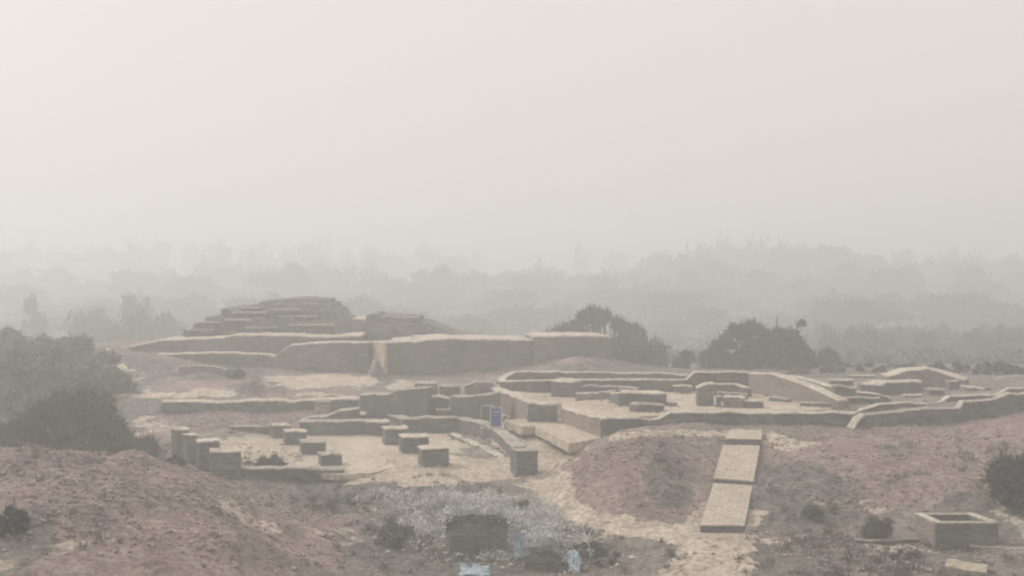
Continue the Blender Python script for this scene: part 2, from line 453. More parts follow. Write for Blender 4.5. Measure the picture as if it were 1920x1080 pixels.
def pier(label, x0, x1, yt, yb, z, t=None, mat='brick_dark', cap='cap', group='brick piers of the pillared hall', skew=0.42, name='brick_pier', cat='pier', capt=0.09, rough=1.0, d=None):
    dd = d if d is not None else dist(yb, z)
    wd = (x1 - x0) * dd / F
    d2 = dd + skew
    return wall(name, label, cat, [(x0, yt + (yb - yt) * 0.0, yb, dd), ((x0 + x1) / 2, yt, yb, (dd + d2) / 2), (x1, yt, yb, d2)], t=t or wd * 0.85, mat=mat, cap=cap, capt=capt, group=group, rough=rough)

def slab(name, label, poly, z, th=0.25, mat='floor', drape=False, cat=None, kind='structure', group=None, seed=1):
    """floor slab: outline given as (column, row) at height z; tessellated top with small unevenness"""
    P = [W(px, py, dist(py, z if not callable(z) else z(px, py))) for px, py in poly]
    R = []
    r = np.random.default_rng(seed)
    for a, b in zip(P, P[1:] + P[:1]):
        a = np.array(a); b = np.array(b); n = max(1, int(np.linalg.norm(b - a) / 0.8))
        for k in range(n):
            q = a + (b - a) * k / n
            if k: q[:2] += r.normal(0, 0.05, 2)
            R.append(q)
    R = np.array(R); c = R.mean(0); n = len(R)
    me = bpy.data.meshes.new(name)
    co = [tuple(q - c) for q in R] + [tuple(q - c - np.array([0, 0, th])) for q in R]
    f = [tuple(range(n))] + [tuple(reversed(range(n, 2 * n)))]
    f += [(i, n + i, n + (i + 1) % n, (i + 1) % n) for i in range(n)]
    me.from_pydata(co, [], f); me.update(); me.materials.append(M[mat])
    o = obj(name, me, loc=c)
    return tag(o, label, cat, group, kind)

# ---- citadel at the back left
CG = 'walls of the high platform'
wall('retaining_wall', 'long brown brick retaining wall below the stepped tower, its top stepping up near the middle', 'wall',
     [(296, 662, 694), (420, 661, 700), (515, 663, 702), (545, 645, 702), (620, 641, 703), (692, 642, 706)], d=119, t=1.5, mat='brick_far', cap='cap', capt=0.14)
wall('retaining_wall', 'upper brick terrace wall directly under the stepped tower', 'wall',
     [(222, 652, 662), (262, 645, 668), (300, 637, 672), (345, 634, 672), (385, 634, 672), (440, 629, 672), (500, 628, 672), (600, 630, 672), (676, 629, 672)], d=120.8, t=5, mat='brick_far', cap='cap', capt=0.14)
t = thing('stepped_tower', 'highest ruin, a stepped brick tower with a flat slanting top', 'tower', W(500, 630, 130))
def tier(spec, d0, depth, jag, mat='brick_far', nm='tier', par=t, dep_l=None):
    r = np.random.default_rng(hash_(str(spec)))
    R = resample([(*W(px, yt, d0)[:2], W(px, yb, d0)[2], W(px, yt, d0)[2]) for px, yt, yb in spec], 0.45)
    rings = []; o = par.location
    step = 0
    for i, (x, y, zb, zt) in enumerate(R):
        if i % 3 == 0: step = r.normal(0, jag)
        q = [(x, y + r.normal(0, .12) - .15, zb - 0.3), (x, y + r.normal(0, .15) + .05, (zb + zt) / 2), (x + r.normal(0, .05), y + .2, zt + step), (x, y + depth, zt + step), (x, y + depth + .3, zb - 0.3)]
        rings.append(np.array(q) - np.array(o))
    return obj(nm, loft(nm, rings, M[mat]), par)
tier([(343, 631, 636), (345, 622, 636), (361, 620, 636), (363, 609, 636), (384, 607, 636), (386, 600, 636), (412, 598, 636), (500, 600, 636), (636, 602, 636), (656, 632, 636)], 124.5, 12, .12)
tier([(413, 603, 606), (414, 582, 606), (440, 581, 606), (500, 586, 606), (560, 583, 606), (626, 584, 606), (638, 604, 606)], 126.5, 10, .08)
tier([(446, 584, 592), (447, 575, 592), (483, 573, 592), (520, 572, 592), (618, 570, 592), (627, 588, 592)], 128, 8, .05)
tier([(483, 574, 580), (484, 566, 580), (520, 563, 580), (560, 559, 580), (612, 562, 580), (619, 578, 580)], 129, 6, .02)
for (x0, x1, yy_, dz) in ((520, 596, 593, 125.9), (436, 500, 586, 126.1), (450, 485, 577, 127.6), (570, 598, 569, 128.5), (372, 412, 604, 124.1), (420, 470, 600, 124.1), (540, 625, 609, 124.1), (460, 520, 614, 124.1), (360, 400, 618, 124.1), (500, 560, 580, 126.1)):
    a = W(x0, yy_, dz); b = W(x1, yy_, dz); wd = b[0] - a[0]
    bm_co = [(a[0], dz - .1, a[2] - .1), (b[0], dz - .1, b[2] - .1), (b[0], dz + 1, b[2] - .1), (a[0], dz + 1, a[2] - .1)]
    co = [np.array(v) - np.array(t.location) for v in bm_co]
    co += [v + np.array([0, 0, .16]) for v in co]
    me = bpy.data.meshes.new('ledge'); me.from_pydata([tuple(v) for v in co], [], [(3, 2, 1, 0), (4, 5, 6, 7), (0, 1, 5, 4), (1, 2, 6, 5), (2, 3, 7, 6), (3, 0, 4, 7)]); me.materials.append(M['cap_dull'])
    obj('ledge', me, t)
wall('low_wall', 'short pale mud wall between the stepped tower and the low ruined block', 'wall', [(636, 598, 622, 133), (668, 597, 622, 133), (700, 599, 622, 133)], t=5, mat='brick_pale', cap='cap')
t = thing('ruined_block', 'low dark ruined brick block sloping down to the right, right of the stepped tower', 'ruin', W(770, 632, 129))
tier([(676, 608, 640), (684, 606, 640), (686, 595, 640), (692, 591, 640), (706, 591, 640), (708, 596, 640), (783, 596, 640), (785, 604, 640), (802, 606, 640), (828, 617, 640), (862, 632, 640), (888, 634, 640)], 126, 8, .06, nm='masonry', par=t)
tier([(690, 609, 640), (740, 606, 640), (800, 612, 640), (835, 624, 640)], 124.6, 2, .08, nm='lower_course', par=t)
wall('platform_wall', 'long high brown platform wall with pale sunlit left end, reaching right toward the bushy tree', 'wall',
     [(690, 640, 708, 121), (722, 641, 708, 116.8), (790, 637, 704, 117), (850, 634, 700, 118), (930, 636, 696, 119), (1000, 637, 690, 120)], t=6, mat='brick_far', cap='cap', capt=0.16, rough=.7)
wall('sunlit_end_face', 'pale sunlit mud-plastered end of the high platform wall', 'wall', [(689, 641, 712, 120.8), (721, 643, 712, 116.55)], t=.22, mat='brick_pale', cap=None, rough=.5)  # thin pale skin over the wall end; the sunlight is in its colour
wall('platform_wall', 'raised right-hand end of the brown platform wall, beside the bushy tree', 'wall',
     [(1000, 631, 690, 119.6), (1060, 629, 690, 120), (1145, 631, 690, 121)], t=5, mat='brick_far', cap='cap', capt=0.16)
wall('low_wall', 'faint curved low wall on the rubble slope left of the sandy yard', 'wall', [(335, 687, 694), (370, 684, 692), (400, 686, 695), (424, 693, 700)], d=114, t=.5, mat='brick_pink', cap='cap_dull')
wall('retaining_wall', 'long low retaining wall with pale earth top, in front of the small earth heaps', 'wall',
     [(303, 752, 776), (420, 752, 776), (560, 749, 775), (672, 748, 773)], z=1.65, t=1.2, mat='brick_dark', cap='cap', capt=.12)

# ---- middle walls
MG = None
def mw(label, spec, z, **k):
    k.setdefault('t', .8)
    return wall('brick_wall', label, 'wall', spec, z=z, **k)
mw('dark brick wall stepping up to the right, right of the long retaining wall', [(674, 739, 778), (728, 738, 780), (745, 729, 782), (800, 727, 784)], 1.8, t=1.2, mat='brick_dark', cap='cap_dull')
mw('small dark wall stub behind the stepping wall, below the platform wall', [(778, 717, 742), (818, 718, 742)], 2.3, t=1.5, mat='brick_dark', cap='cap_dull')
mw('small wall stub just right of another behind the stepping wall', [(824, 721, 742), (862, 724, 742)], 2.3, t=1.2, mat='brick', cap='cap_dull')
mw('dark brick wall behind the blue sign, below the brown heap', [(845, 742, 784), (880, 741, 786), (915, 738, 788), (938, 732, 788)], 1.9, t=1.0, mat='brick_dark', cap='cap_dull')
mw('low stepped brick remnant left of the wall behind the sign', [(800, 744, 776), (822, 742, 776), (842, 748, 776)], 2.0, t=1.2, mat='brick', cap='cap_dull')
mw('short low wall with pale top in the narrow yard left of the sign', [(818, 767, 780), (862, 767, 780)], 1.9, t=.8, mat='brick_pink', cap='cap')
mw('low dark wall rising in a ramp to the right, behind the hall', [(566, 786, 796), (612, 781, 796), (636, 768, 796), (672, 764, 796)], 1.6, t=.9, mat='brick_dark', cap='cap_dull')
mw('little pale-topped platform behind the hall, left of the ramped wall end', [(640, 776, 785), (684, 774, 785)], 1.7, t=2.2, mat='brick', cap='cap')
mw('rear wall of the hall, left half, dark with a thin pale top', [(562, 789, 816, 89.8), (620, 788, 816, 89.8), (686, 788, 817, 89.8)], 1.0, t=1.1, mat='brick_dark', cap='cap_dull')
mw('rear wall of the hall, right half, joined by a slanting wall', [(726, 774, 798, 94.5), (757, 785, 812, 91), (800, 784, 812, 91), (856, 783, 812, 91)], 1.0, t=.9, mat='brick_dark', cap='cap_dull')
mw('pale grey wall slanting down from the rear wall toward the blue sign', [(857, 783, 810), (885, 788, 818), (925, 802, 832), (962, 836, 858)], 1.1, t=.8, mat='brick', cap='cap_dull')
mw('low reddish kerb wall along the right edge of the hall floor', [(845, 812, 817), (890, 832, 838), (932, 854, 862)], 1.05, t=.5, mat='brick_pink', cap='cap', capt=.08)
mw('thin low wall remnant on the reddish slope left of the hall', [(430, 797, 806), (470, 797, 805), (505, 798, 806)], 1.4, t=.5, cap='cap_dull')

# ---- pillared hall
FZ = 1.05
slab('hall_floor', None, [(405, 838), (440, 824), (520, 813), (700, 808), (850, 810), (900, 832), (952, 862), (890, 866), (830, 872), (790, 880), (740, 876), (700, 886), (646, 890), (560, 884), (430, 880)], FZ, .35)
G1 = 'left row of piers in the hall'; G2 = 'right row of piers in the hall'; G3 = 'pillars on the left edge of the hall'
pier('farthest pier of the left row in the hall, squat with pale top', 512, 546, 797, 822, FZ, group=G1)
pier('second pier from the back of the left row, leaning pale cap', 536, 575, 809, 835, FZ, group=G1)
pier('third pier from the back of the left row, rounded and grey', 566, 611, 829, 853, FZ, group=G1, cap='cap_dull')
pier('nearest pier of the left row, standing at the end of the front wall', 603, 641, 851, 874, FZ, group=G1, mat='brick_dark', cap='cap_dull')
pier('farthest pier of the right row in the hall, against the rear wall', 688, 730, 791, 818, FZ, group=G2, mat='brick')
pier('second pier from the back of the right row in the hall', 723, 765, 802, 835, FZ, group=G2)
pier('third pier from the back of the right row, broad with pale rounded top', 755, 804, 818, 851, FZ, group=G2, mat='brick_dark')
pier('nearest pier of the right row, a square dark cube at the floor edge', 792, 841, 841, 878, FZ, group=G2, mat='brick_dark')
pier('tallest slender pillar at the far left corner of the hall with a white top', 329, 354, 803, 858, 1.1, group=G3, capt=.14, t=1.0)
pier('narrow pillar just right of the tallest corner pillar', 351, 371, 814, 866, 1.1, group=G3, t=.8)
pier('broad pillar third from the hall left corner', 372, 412, 826, 880, 1.05, group=G3, t=1.1)
pier('broad low pillar at the left end of the front wall', 394, 452, 843, 894, 1.0, group=G3, t=1.2)
wall('brick_wall', 'dark front wall of the hall with thin pale top, ending below a pier', 'wall',
     [(412, 872, 903), (470, 876, 908), (560, 876, 914), (643, 877, 925)], z=None, d=74.5, t=.75, mat='brick_dark', cap='cap_dull')
pier('lone square brick block standing in earth between the hall and the path', 968, 1008, 843, 884, 1.0, name='brick_block', cat='block', group=None, cap='cap_dull', mat='brick_dark', capt=.06)

# ---- blue sign by the slanting wall
sx, sy, sz = W(930, 812, dist(812, 1.75))
sg = thing('notice_sign', 'small blue notice sign with pale frame and dark board beside the slanting wall', 'sign', (sx, sy, sz - .1))
pxm = sy / F
def boxm(name, par, x0, x1, y0, y1, z0, z1, mat):
    co = [(x0, y0, z0), (x1, y0, z0), (x1, y1, z0), (x0, y1, z0), (x0, y0, z1), (x1, y0, z1), (x1, y1, z1), (x0, y1, z1)]
    me = bpy.data.meshes.new(name); me.from_pydata(co, [], [(3, 2, 1, 0), (4, 5, 6, 7), (0, 1, 5, 4), (1, 2, 6, 5), (2, 3, 7, 6), (3, 0, 4, 7)])
    me.materials.append(M[mat]); return obj(name, me, par)
boxm('post', sg, -.38, -.32, .03, .09, 0, 1.9, 'post'); boxm('post', sg, .32, .38, .03, .09, 0, 1.9, 'post')
boxm('board', sg, -.34, .34, 0, .028, .55, 1.78, 'blue')
for a in ((-.36, .36, -.01, .03, 1.782, 1.84), (-.36, .36, -.01, .03, .49, .548)): boxm('frame', sg, *a, 'post')
for a in ((-.40, -.342, -.012, .028, .5, 1.83), (.342, .40, -.012, .028, .5, 1.83)): boxm('frame', sg, *a, 'post')
boxm('lettering', sg, -.2, .2, -.006, -.002, 1.5, 1.56, 'post'); boxm('lettering', sg, -.22, .2, -.006, -.002, 1.3, 1.34, 'post')
b2 = thing('notice_board', 'dark green notice board in a pale frame just left of the blue sign', 'board', W(912, 806, dist(812, 1.75) + 1.2))
boxm('board', b2, -.34, .5, 0, .05, .9, 1.6, 'panel'); boxm('frame', b2, -.38, .54, -.01, .05, 1.602, 1.67, 'post')
boxm('post', b2, -.38, -.342, 0, .05, -.3, 1.6, 'post'); boxm('post', b2, .502, .54, 0, .05, -.3, 1.6, 'post')
mw('thin white step or bench slab below the blue sign', [(903, 799, 806), (938, 798, 806)], 1.85, t=.4, mat='cap', cap='cap', capt=.08)

# ---- compound on the right terrace
TZ = 3.15
slab('compound_floor', None, [(985, 742), (1040, 738), (1100, 745), (1240, 742), (1320, 740), (1420, 738), (1520, 748), (1560, 768), (1380, 775), (1250, 778), (1130, 784), (1060, 768)], TZ + .1, .3, seed=4)
slab('platform_floor', None, [(930, 722), (1000, 716), (1100, 728), (1050, 742), (990, 744)], TZ + .15, .3, seed=5)
slab('earth_ledge', 'pale flat earth ledge with a dark overhanging edge outside the compound corner', [(944, 788), (990, 784), (1048, 785), (1092, 800), (1132, 820), (1066, 832), (1035, 815), (1002, 799), (978, 800)], 2.45, .55, cat='ledge', kind=None, seed=6)
def cw(label, spec, z=TZ, **k):
    k['t'] = k.get('t', .9) * (.55 if k.get('t', .9) < 1.9 else .75)
    return wall('brick_wall', label, 'wall', spec, z=z, **k)
cw('pinkish outer side wall running down from the compound far-left corner', [(921, 727, 752, 97), (960, 740, 768, 92), (992, 754, 784, 87)], t=1.6, mat='brick_pink', cap='cap')  # left-facing wall: sunlit tone put into the brick colour
cw('square dark bastion on the left side wall of the compound', [(990, 755, 783, 86.4), (1046, 757, 783, 86.4)], t=2.2, mat='brick_dark', cap='cap')
cw('thin pale upright slab at the right edge of the dark bastion', [(1046, 754, 784, 86.1), (1053, 754, 784, 86.1)], t=.4, mat='cap', cap='cap')
cw('pinkish side wall between the dark bastion and the front corner of the compound', [(1053, 762, 787, 86), (1090, 772, 800, 82.5), (1126, 783, 812, 79.4)], t=1.3, mat='brick_pink', cap='cap')  # same sunlit tone in the colour as the outer side wall
cw('long dark front wall of the compound, low at its left end then stepping up', [(1127, 784, 814, 79), (1180, 783, 812, 79), (1238, 782, 809, 79.2), (1256, 771, 808, 79.4), (1340, 771, 806, 79.6), (1420, 774, 806, 79.8), (1520, 773, 808, 79.8), (1604, 773, 808, 79.6)], t=1.0, mat='brick_dark', cap='cap')
cw('sloping end piece where the compound front wall breaks, pale diagonal top', [(1600, 803, 812, 78.6), (1612, 784, 812, 78.8), (1622, 777, 812, 79)], t=1.0, mat='brick_dark', cap='cap')
cw('right outer front wall of the compound climbing in steps to the photo edge', [(1622, 777, 808, 79), (1690, 771, 804, 79.6), (1700, 767, 803, 79.8), (1800, 764, 797, 80.5), (1806, 752, 797, 80.6), (1866, 748, 790, 81), (1892, 736, 782, 81), (1935, 730, 775, 81), (1990, 728, 770, 81)], t=.9, mat='brick_dark', cap='cap_dull')
cw('inner wall behind the right outer front wall, climbing with matching steps', [(1500, 767, 778, 88), (1590, 767, 778, 88), (1604, 772, 780, 86), (1650, 757, 775, 87), (1760, 754, 775, 88), (1782, 741, 770, 88.5), (1868, 741, 768, 89), (1892, 726, 760, 89), (1990, 721, 755, 89)], t=.8, mat='brick', cap='cap')
cw('far outer back wall of the compound with a curved left end', [(944, 714, 722), (952, 704, 718), (966, 698, 716), (1060, 697, 714), (1160, 697, 714), (1250, 698, 714), (1300, 703, 714)], t=1.0, mat='brick', cap='cap')
cw('inner back wall of the compound, long and straight, stepping up at its right end', [(938, 715, 735), (1000, 713, 740), (1100, 711, 738), (1200, 711, 738), (1288, 711, 738), (1302, 698, 738), (1360, 697, 736), (1404, 698, 736)], t=.9, mat='brick', cap='cap')
cw('dark block filling the far-left corner inside the compound', [(950, 716, 736), (1034, 716, 736)], TZ, t=2, mat='brick_dark', cap='cap_dull')
cw('tall squat pier with broad pale top left of the low curved ledge', [(1034, 714, 746), (1072, 716, 748)], TZ, t=3.0, mat='brick', cap='cap')
cw('low curved ledge with pale top in the middle of the compound', [(1075, 727, 744), (1110, 723, 742), (1160, 724, 742), (1192, 729, 744)], TZ, t=.9, mat='brick', cap='cap_dull')
cw('low rubble-faced wall left of the large dark block in the compound', [(1080, 737, 754), (1110, 735, 755), (1152, 735, 756)], TZ, t=1.3, mat='brick_pink', cap='cap_dull')
cw('large dark rectangular block with pale top in the middle of the compound', [(1145, 735, 760), (1160, 736, 767), (1250, 737, 764)], TZ, t=2.6, mat='brick_dark', cap='cap')
cw('small low kerbed basin in front of the large dark block', [(1194, 759, 776), (1216, 757, 774), (1245, 757, 774)], TZ, t=1.4, mat='brick', cap='cap_dull')
cw('tiny reddish brick stub on the pale floor right of the large block', [(1250, 755, 764), (1270, 756, 764)], TZ, t=.6, mat='brick_pink', cap=None)
cw('tall dark pier left of the small cells in the compound', [(1308, 724, 764), (1322, 718, 764), (1338, 717, 764)], TZ, t=1.6, mat='brick_dark', cap='cap')
cw('upper wall of the small cells with pale stepped top', [(1340, 717, 745), (1378, 718, 745), (1400, 728, 748)], TZ, t=.8, mat='brick', cap='cap')
cw('middle wall of the small cells, grey with dull top', [(1345, 735, 755), (1400, 737, 757)], TZ, t=.8, mat='brick', cap='cap_dull')
cw('small cell block with a dark doorway gap at its left side', [(1356, 742, 766), (1394, 744, 768)], TZ, t=1.2, mat='brick_pink', cap='cap')
cw('narrow dark stub just left of the doorway cell block', [(1345, 742, 766), (1352, 742, 766)], TZ, t=1.0, mat='brick_dark', cap='cap_dull')
cw('low flat greenish block right of the doorway cell block', [(1396, 750, 768), (1432, 751, 768)], TZ, t=1.4, mat='brick_dark', cap='cap')
cw('long pinkish inner wall receding from the back wall toward the right, sloping top', [(1404, 699, 738), (1450, 700, 746), (1500, 716, 756), (1572, 750, 768)], t=1.5, mat='brick_pink', cap='cap')
cw('second slanting wall behind the long pinkish wall, pale thin top', [(1478, 704, 715), (1510, 710, 722), (1548, 722, 735), (1600, 730, 745)], t=.9, mat='brick_pink', cap='cap')
cw('low dark wall stub with pale top behind the stepping inner wall', [(1560, 712, 730), (1600, 713, 730)], TZ, t=1.5, mat='brick', cap='cap')
cw('small grey wall stub left of the dark rectangular cell', [(1566, 724, 748), (1606, 728, 748)], TZ, t=1.4, mat='brick_dark', cap='cap_dull')
cw('low wall with pale slanting top in front of the dark rectangular cell', [(1610, 734, 756), (1640, 738, 756), (1668, 744, 756)], TZ, t=1.2, mat='brick', cap='cap')
cw('flat low wall in front of the pale slanting wall on the right', [(1586, 744, 760), (1650, 745, 760)], TZ, t=.8, mat='brick_dark', cap='cap_dull')
cw('dark rectangular cell front below the pale gabled ruin', [(1650, 722, 745), (1663, 715, 742), (1728, 715, 742)], t=2, mat='brick_dark', cap='cap')
cw('pale gabled ruin wall rising to a peak at the right back of the compound', [(1664, 704, 735), (1700, 693, 735), (1740, 691, 735), (1770, 700, 736), (1806, 713, 738)], t=2.6, mat='brick_pink', cap='cap')
cw('small brown block in front of the right foot of the gabled ruin', [(1744, 729, 750), (1772, 730, 750)], TZ, t=1.4, mat='brick', cap='cap_dull')
cw('narrow dark stub at the right foot of the gabled ruin', [(1780, 714, 742), (1798, 714, 742)], TZ, t=1.4, mat='brick_dark', cap='cap_dull')
cw('low pale yellowish wall right of the gabled ruin', [(1802, 722, 742), (1850, 730, 744)], TZ + .2, t=1.2, mat='brick_pale', cap='cap')
cw('short low wall with pale top below the dark rectangular cell', [(1698, 738, 752), (1728, 739, 752)], TZ, t=1, mat='brick', cap='cap')

for spec, lab, mt in [
        ([(1592, 703, 712), (1642, 704, 712)], 'thin pale-topped wall line at the very back, left of the gabled ruin', 'brick'),
        ([(1612, 716, 728), (1646, 717, 728)], 'small square dark stub behind the low slanting-topped wall', 'brick_dark'),
        ([(1640, 728, 738), (1656, 726, 738)], 'narrow stub touching the left end of the dark rectangular cell', 'brick'),
        ([(1812, 738, 748), (1852, 738, 748)], 'short flat wall in front of the pale yellowish wall on the right', 'brick_dark'),
        ([(1738, 752, 760), (1776, 751, 760)], 'tiny low wall at the foot of the small brown block', 'brick'),
        ([(1500, 752, 764), (1560, 756, 766)], 'low dark kerb at the foot of the long pinkish wall', 'brick_dark'),
        ([(1262, 722, 740), (1296, 724, 741)], 'grey stub against the inner back wall, above the pale floor', 'brick'),
        ([(1442, 745, 754), (1478, 748, 757)], 'small low stub on the pale floor below the long pinkish wall', 'brick_dark'),
        ([(1862, 712, 726), (1898, 706, 724), (1950, 704, 722)], 'brownish low wall among bushes at the right photo edge', 'brick_pink')]:
    cw(lab, spec, mat=mt, cap='cap' if mt == 'brick' else 'cap_dull')
for spec, z_, lab, mt in [
        ([(752, 744, 758), (796, 745, 758)], 2.15, 'flat dark stub on top of the stepping wall right of the retaining wall', 'brick_dark'),
        ([(872, 722, 738), (888, 714, 738), (925, 716, 738)], 2.3, 'crumbled brown wall stump beside the brown heap', 'brick_pink'),
        ([(690, 766, 776), (722, 766, 776)], 1.75, 'short pale-topped stub in front of the stepping wall', 'brick'),
        ([(590, 753, 762), (618, 754, 762)], 2.2, 'tiny pale stone block on the reddish slope below the retaining wall', 'brick_pale'),
        ([(764, 762, 776), (806, 764, 777)], 1.8, 'low dark cross wall in the narrow yard left of the sign', 'brick_dark')]:
    mw(lab, spec, z_, mat=mt, cap='cap_dull')

# ---- ramp with three paved flights
def ramp_flight(par, nm, c, mat, th=.16):
    """c: four corners (column, row, distance): near left, near right, far right, far left"""
    T = [np.array(W(*q)) - np.array(par.location) for q in c]
    Bm = [q - np.array([0, 0, th]) for q in T]
    me = bpy.data.meshes.new(nm); me.from_pydata([tuple(q) for q in Bm + T], [], [(3, 2, 1, 0), (4, 5, 6, 7), (0, 1, 5, 4), (1, 2, 6, 5), (2, 3, 7, 6), (3, 0, 4, 7)])
    me.materials.append(M[mat]); return obj(nm, me, par)
rp = thing('paved_ramp', 'straight pale brick ramp in long flights climbing from the path to the compound wall', 'ramp', W(1355, 990, 62.5))
flights = [((1313, 984, 62.6), (1396, 985, 62.6), (1411, 910, 69.2), (1338, 905, 69.2)),
           ((1338, 896, 69.5), (1413, 902, 69.5), (1425, 835, 75), (1355, 834, 75)),
           ((1360, 822, 75.6), (1428, 824, 75.6), (1428, 806, 78), (1368, 806, 78))]
for i, c in enumerate(flights):
    # rows of long bricks laid along the flight, one board-like row each
    nl, nr, fr, fl = [np.array(W(*q)) for q in c]
    o = np.array(rp.location)
    base = ramp_flight(rp, 'bed', [(q[0], q[1] + 2.5, q[2]) for q in c], 'brick_dark', .5)
    ncol, nrow = 8, (12, 12, 3)[i]
    for k in range(ncol):
        for m_ in range(nrow):
            g1, g2 = .012, .014
            a, b = (k + g1) / ncol, (k + 1 - g1) / ncol; u, v = (m_ + g2) / nrow, (m_ + 1 - g2) / nrow
            L = lambda s_, t_: (nl + (nr - nl) * s_) * (1 - t_) + (fl + (fr - fl) * s_) * t_
            pts = [L(a, u), L(b, u), L(b, v), L(a, v)]
            dz = random.uniform(-.012, .012)
            co = [p - o + np.array([0, 0, dz - .055]) for p in pts] + [p - o + np.array([0, 0, dz]) for p in pts]
            me = bpy.data.meshes.new('paving_brick'); me.from_pydata([tuple(q) for q in co], [], [(3, 2, 1, 0), (4, 5, 6, 7), (0, 1, 5, 4), (1, 2, 6, 5), (2, 3, 7, 6), (3, 0, 4, 7)])
            me.materials.append(M['deck']); obj('paving_brick', me, rp)

# ---- brick tank, kerbs and small block at lower right
tx, ty, tz = W(1790, 1018, 58.8); tz = .42; pm = ty / F
tk = thing('brick_tank', 'open rectangular brick tank with pale rim near the lower right corner', 'tank', (tx, ty, tz - .15))
def quadbox(par, nm, P0, P1, off, z0, z1, mat):
    """wall strip from P0 to P1 (x, y), thickened by vector off"""
    a, b = np.array(P0), np.array(P1); o_ = np.array(off)
    pts = [a, b, b + o_, a + o_]
    co = [(p[0], p[1], z0) for p in pts] + [(p[0], p[1], z1) for p in pts]
    me = bpy.data.meshes.new(nm); me.from_pydata(co, [], [(3, 2, 1, 0), (4, 5, 6, 7), (0, 1, 5, 4), (1, 2, 6, 5), (2, 3, 7, 6), (3, 0, 4, 7)])
    me.materials.append(M[mat]); return obj(nm, me, par)
ht = 1.18
quadbox(tk, 'side', (-.86, 0), (2.02, 0), (0, .3), -.3, ht, 'brick_dark'); quadbox(tk, 'rim', (-.88, -.03), (2.05, -.03), (0, .36), ht + .002, ht + .06, 'cap_dull')
quadbox(tk, 'side', (-1.12, 2.2), (-.86, .302), (.3, 0), -.3, ht - .002, 'brick_pink'); quadbox(tk, 'rim', (-1.15, 2.22), (-.89, .335), (.36, 0), ht + .004, ht + .065, 'cap')  # left side in lighter brick: sunlight put into its colour
quadbox(tk, 'side', (1.72, .302), (1.26, 2.2), (.3, 0), -.3, ht - .002, 'brick_dark'); quadbox(tk, 'rim', (1.69, .335), (1.23, 2.22), (.36, 0), ht + .004, ht + .07, 'cap')
quadbox(tk, 'side', (-.81, 2.2), (1.25, 2.2), (0, -.3), -.3, ht - .004, 'brick_dark'); quadbox(tk, 'rim', (-.78, 2.23), (1.22, 2.23), (0, -.36), ht + .001, ht + .056, 'cap_dull')
quadbox(tk, 'bottom', (-.7, .31), (1.6, .31), (-.2, 1.55), -.2, .15, 'brick_dark')
wall('kerb_wall', 'thin low kerb reaching left from the brick tank', 'kerb', [(1606, 1011, 1018), (1680, 1011, 1017), (1748, 1008, 1014)], z=.25, t=.3, mat='brick_dark', cap='cap_dull', capt=.05, rough=.4)
wall('kerb_wall', 'thin low kerb running right from the brick tank to the photo edge', 'kerb', [(1820, 1024, 1032), (1870, 1027, 1034), (1960, 1031, 1038)], z=.3, t=.3, mat='brick_dark', cap='cap_dull', capt=.05, rough=.4)
wall('mud_block', 'small straw-coloured mud block with slanting top at the bottom right', 'block', [(1774, 1060, 1100, 54.2), (1848, 1070, 1104, 53.6)], t=1.3, mat='brick_pale', cap='floor', capt=.1, rough=.3)
wall('brick_block', 'dark half-buried brick block under the pale dry brush in the lower middle', 'block', [(836, 974, 1020, 60.3), (844, 968, 1022, 60.2), (900, 970, 1022, 60), (946, 969, 1024, 60), (951, 976, 1024, 60)], t=1.2, mat='brick_dark', cap=None, rough=2.2)
wall('brick_block', 'smaller dark buried block right of the blue plastic in the lower middle', 'block', [(984, 1034, 1052, 57.6), (1000, 1018, 1052, 57.5), (1030, 1015, 1053, 57.5), (1054, 1034, 1054, 57.5)], t=1.2, mat='brick_dark', cap=None, rough=1.4)

# ------------------------------------------------------------------ vegetation
def leaf_cloud(centres, radii, n, size, seed, flat=0.75, shell=0.55, up=0.0):
    r = np.random.default_rng(seed); c = np.array(centres, float); ra = np.array(radii, float)
    w = ra ** 2; k = r.choice(len(c), n, p=w / w.sum())
    v = r.normal(size=(n, 3)); v /= np.linalg.norm(v, axis=1)[:, None]
    rad = ra[k] * (shell + (1 - shell) * r.random(n) ** 0.6) * (1 + 0.24 * r.normal(size=n))
    p = c[k] + v * rad[:, None] * np.array([1, 1, flat])
    a = r.normal(size=(n, 3)); a /= np.linalg.norm(a, axis=1)[:, None]
    b = np.cross(a, r.normal(size=(n, 3))); b /= np.linalg.norm(b, axis=1)[:, None] + 1e-9
    s = size * (0.6 + 0.8 * r.random(n))[:, None]
    a = a * s; b = b * s * 0.55
    if up: a[:, 2] = np.abs(a[:, 2]) + up * s[:, 0]
    co = np.stack([p - a, p + b, p + a, p - b], 1).reshape(-1, 3)
    return co, np.arange(4 * n).reshape(n, 4)

def limbs(paths, mat='bark'):
    """tapered tubes: list of [(x,y,z,r), ...]"""
    co, f = [], []
    for P in paths:
        base = len(co); k = 5
        for (x, y, z, r) in P:
            for j in range(k): co.append((x + r * math.cos(j * 2 * math.pi / k), y + r * math.sin(j * 2 * math.pi / k), z))
        for i in range(len(P) - 1):
            for j in range(k): f.append((base + i * k + j, base + i * k + (j + 1) % k, base + (i + 1) * k + (j + 1) % k, base + (i + 1) * k + j))
    me = bpy.data.meshes.new('trunk'); me.from_pydata(co, [], f); me.update(); me.materials.append(M[mat]); return me

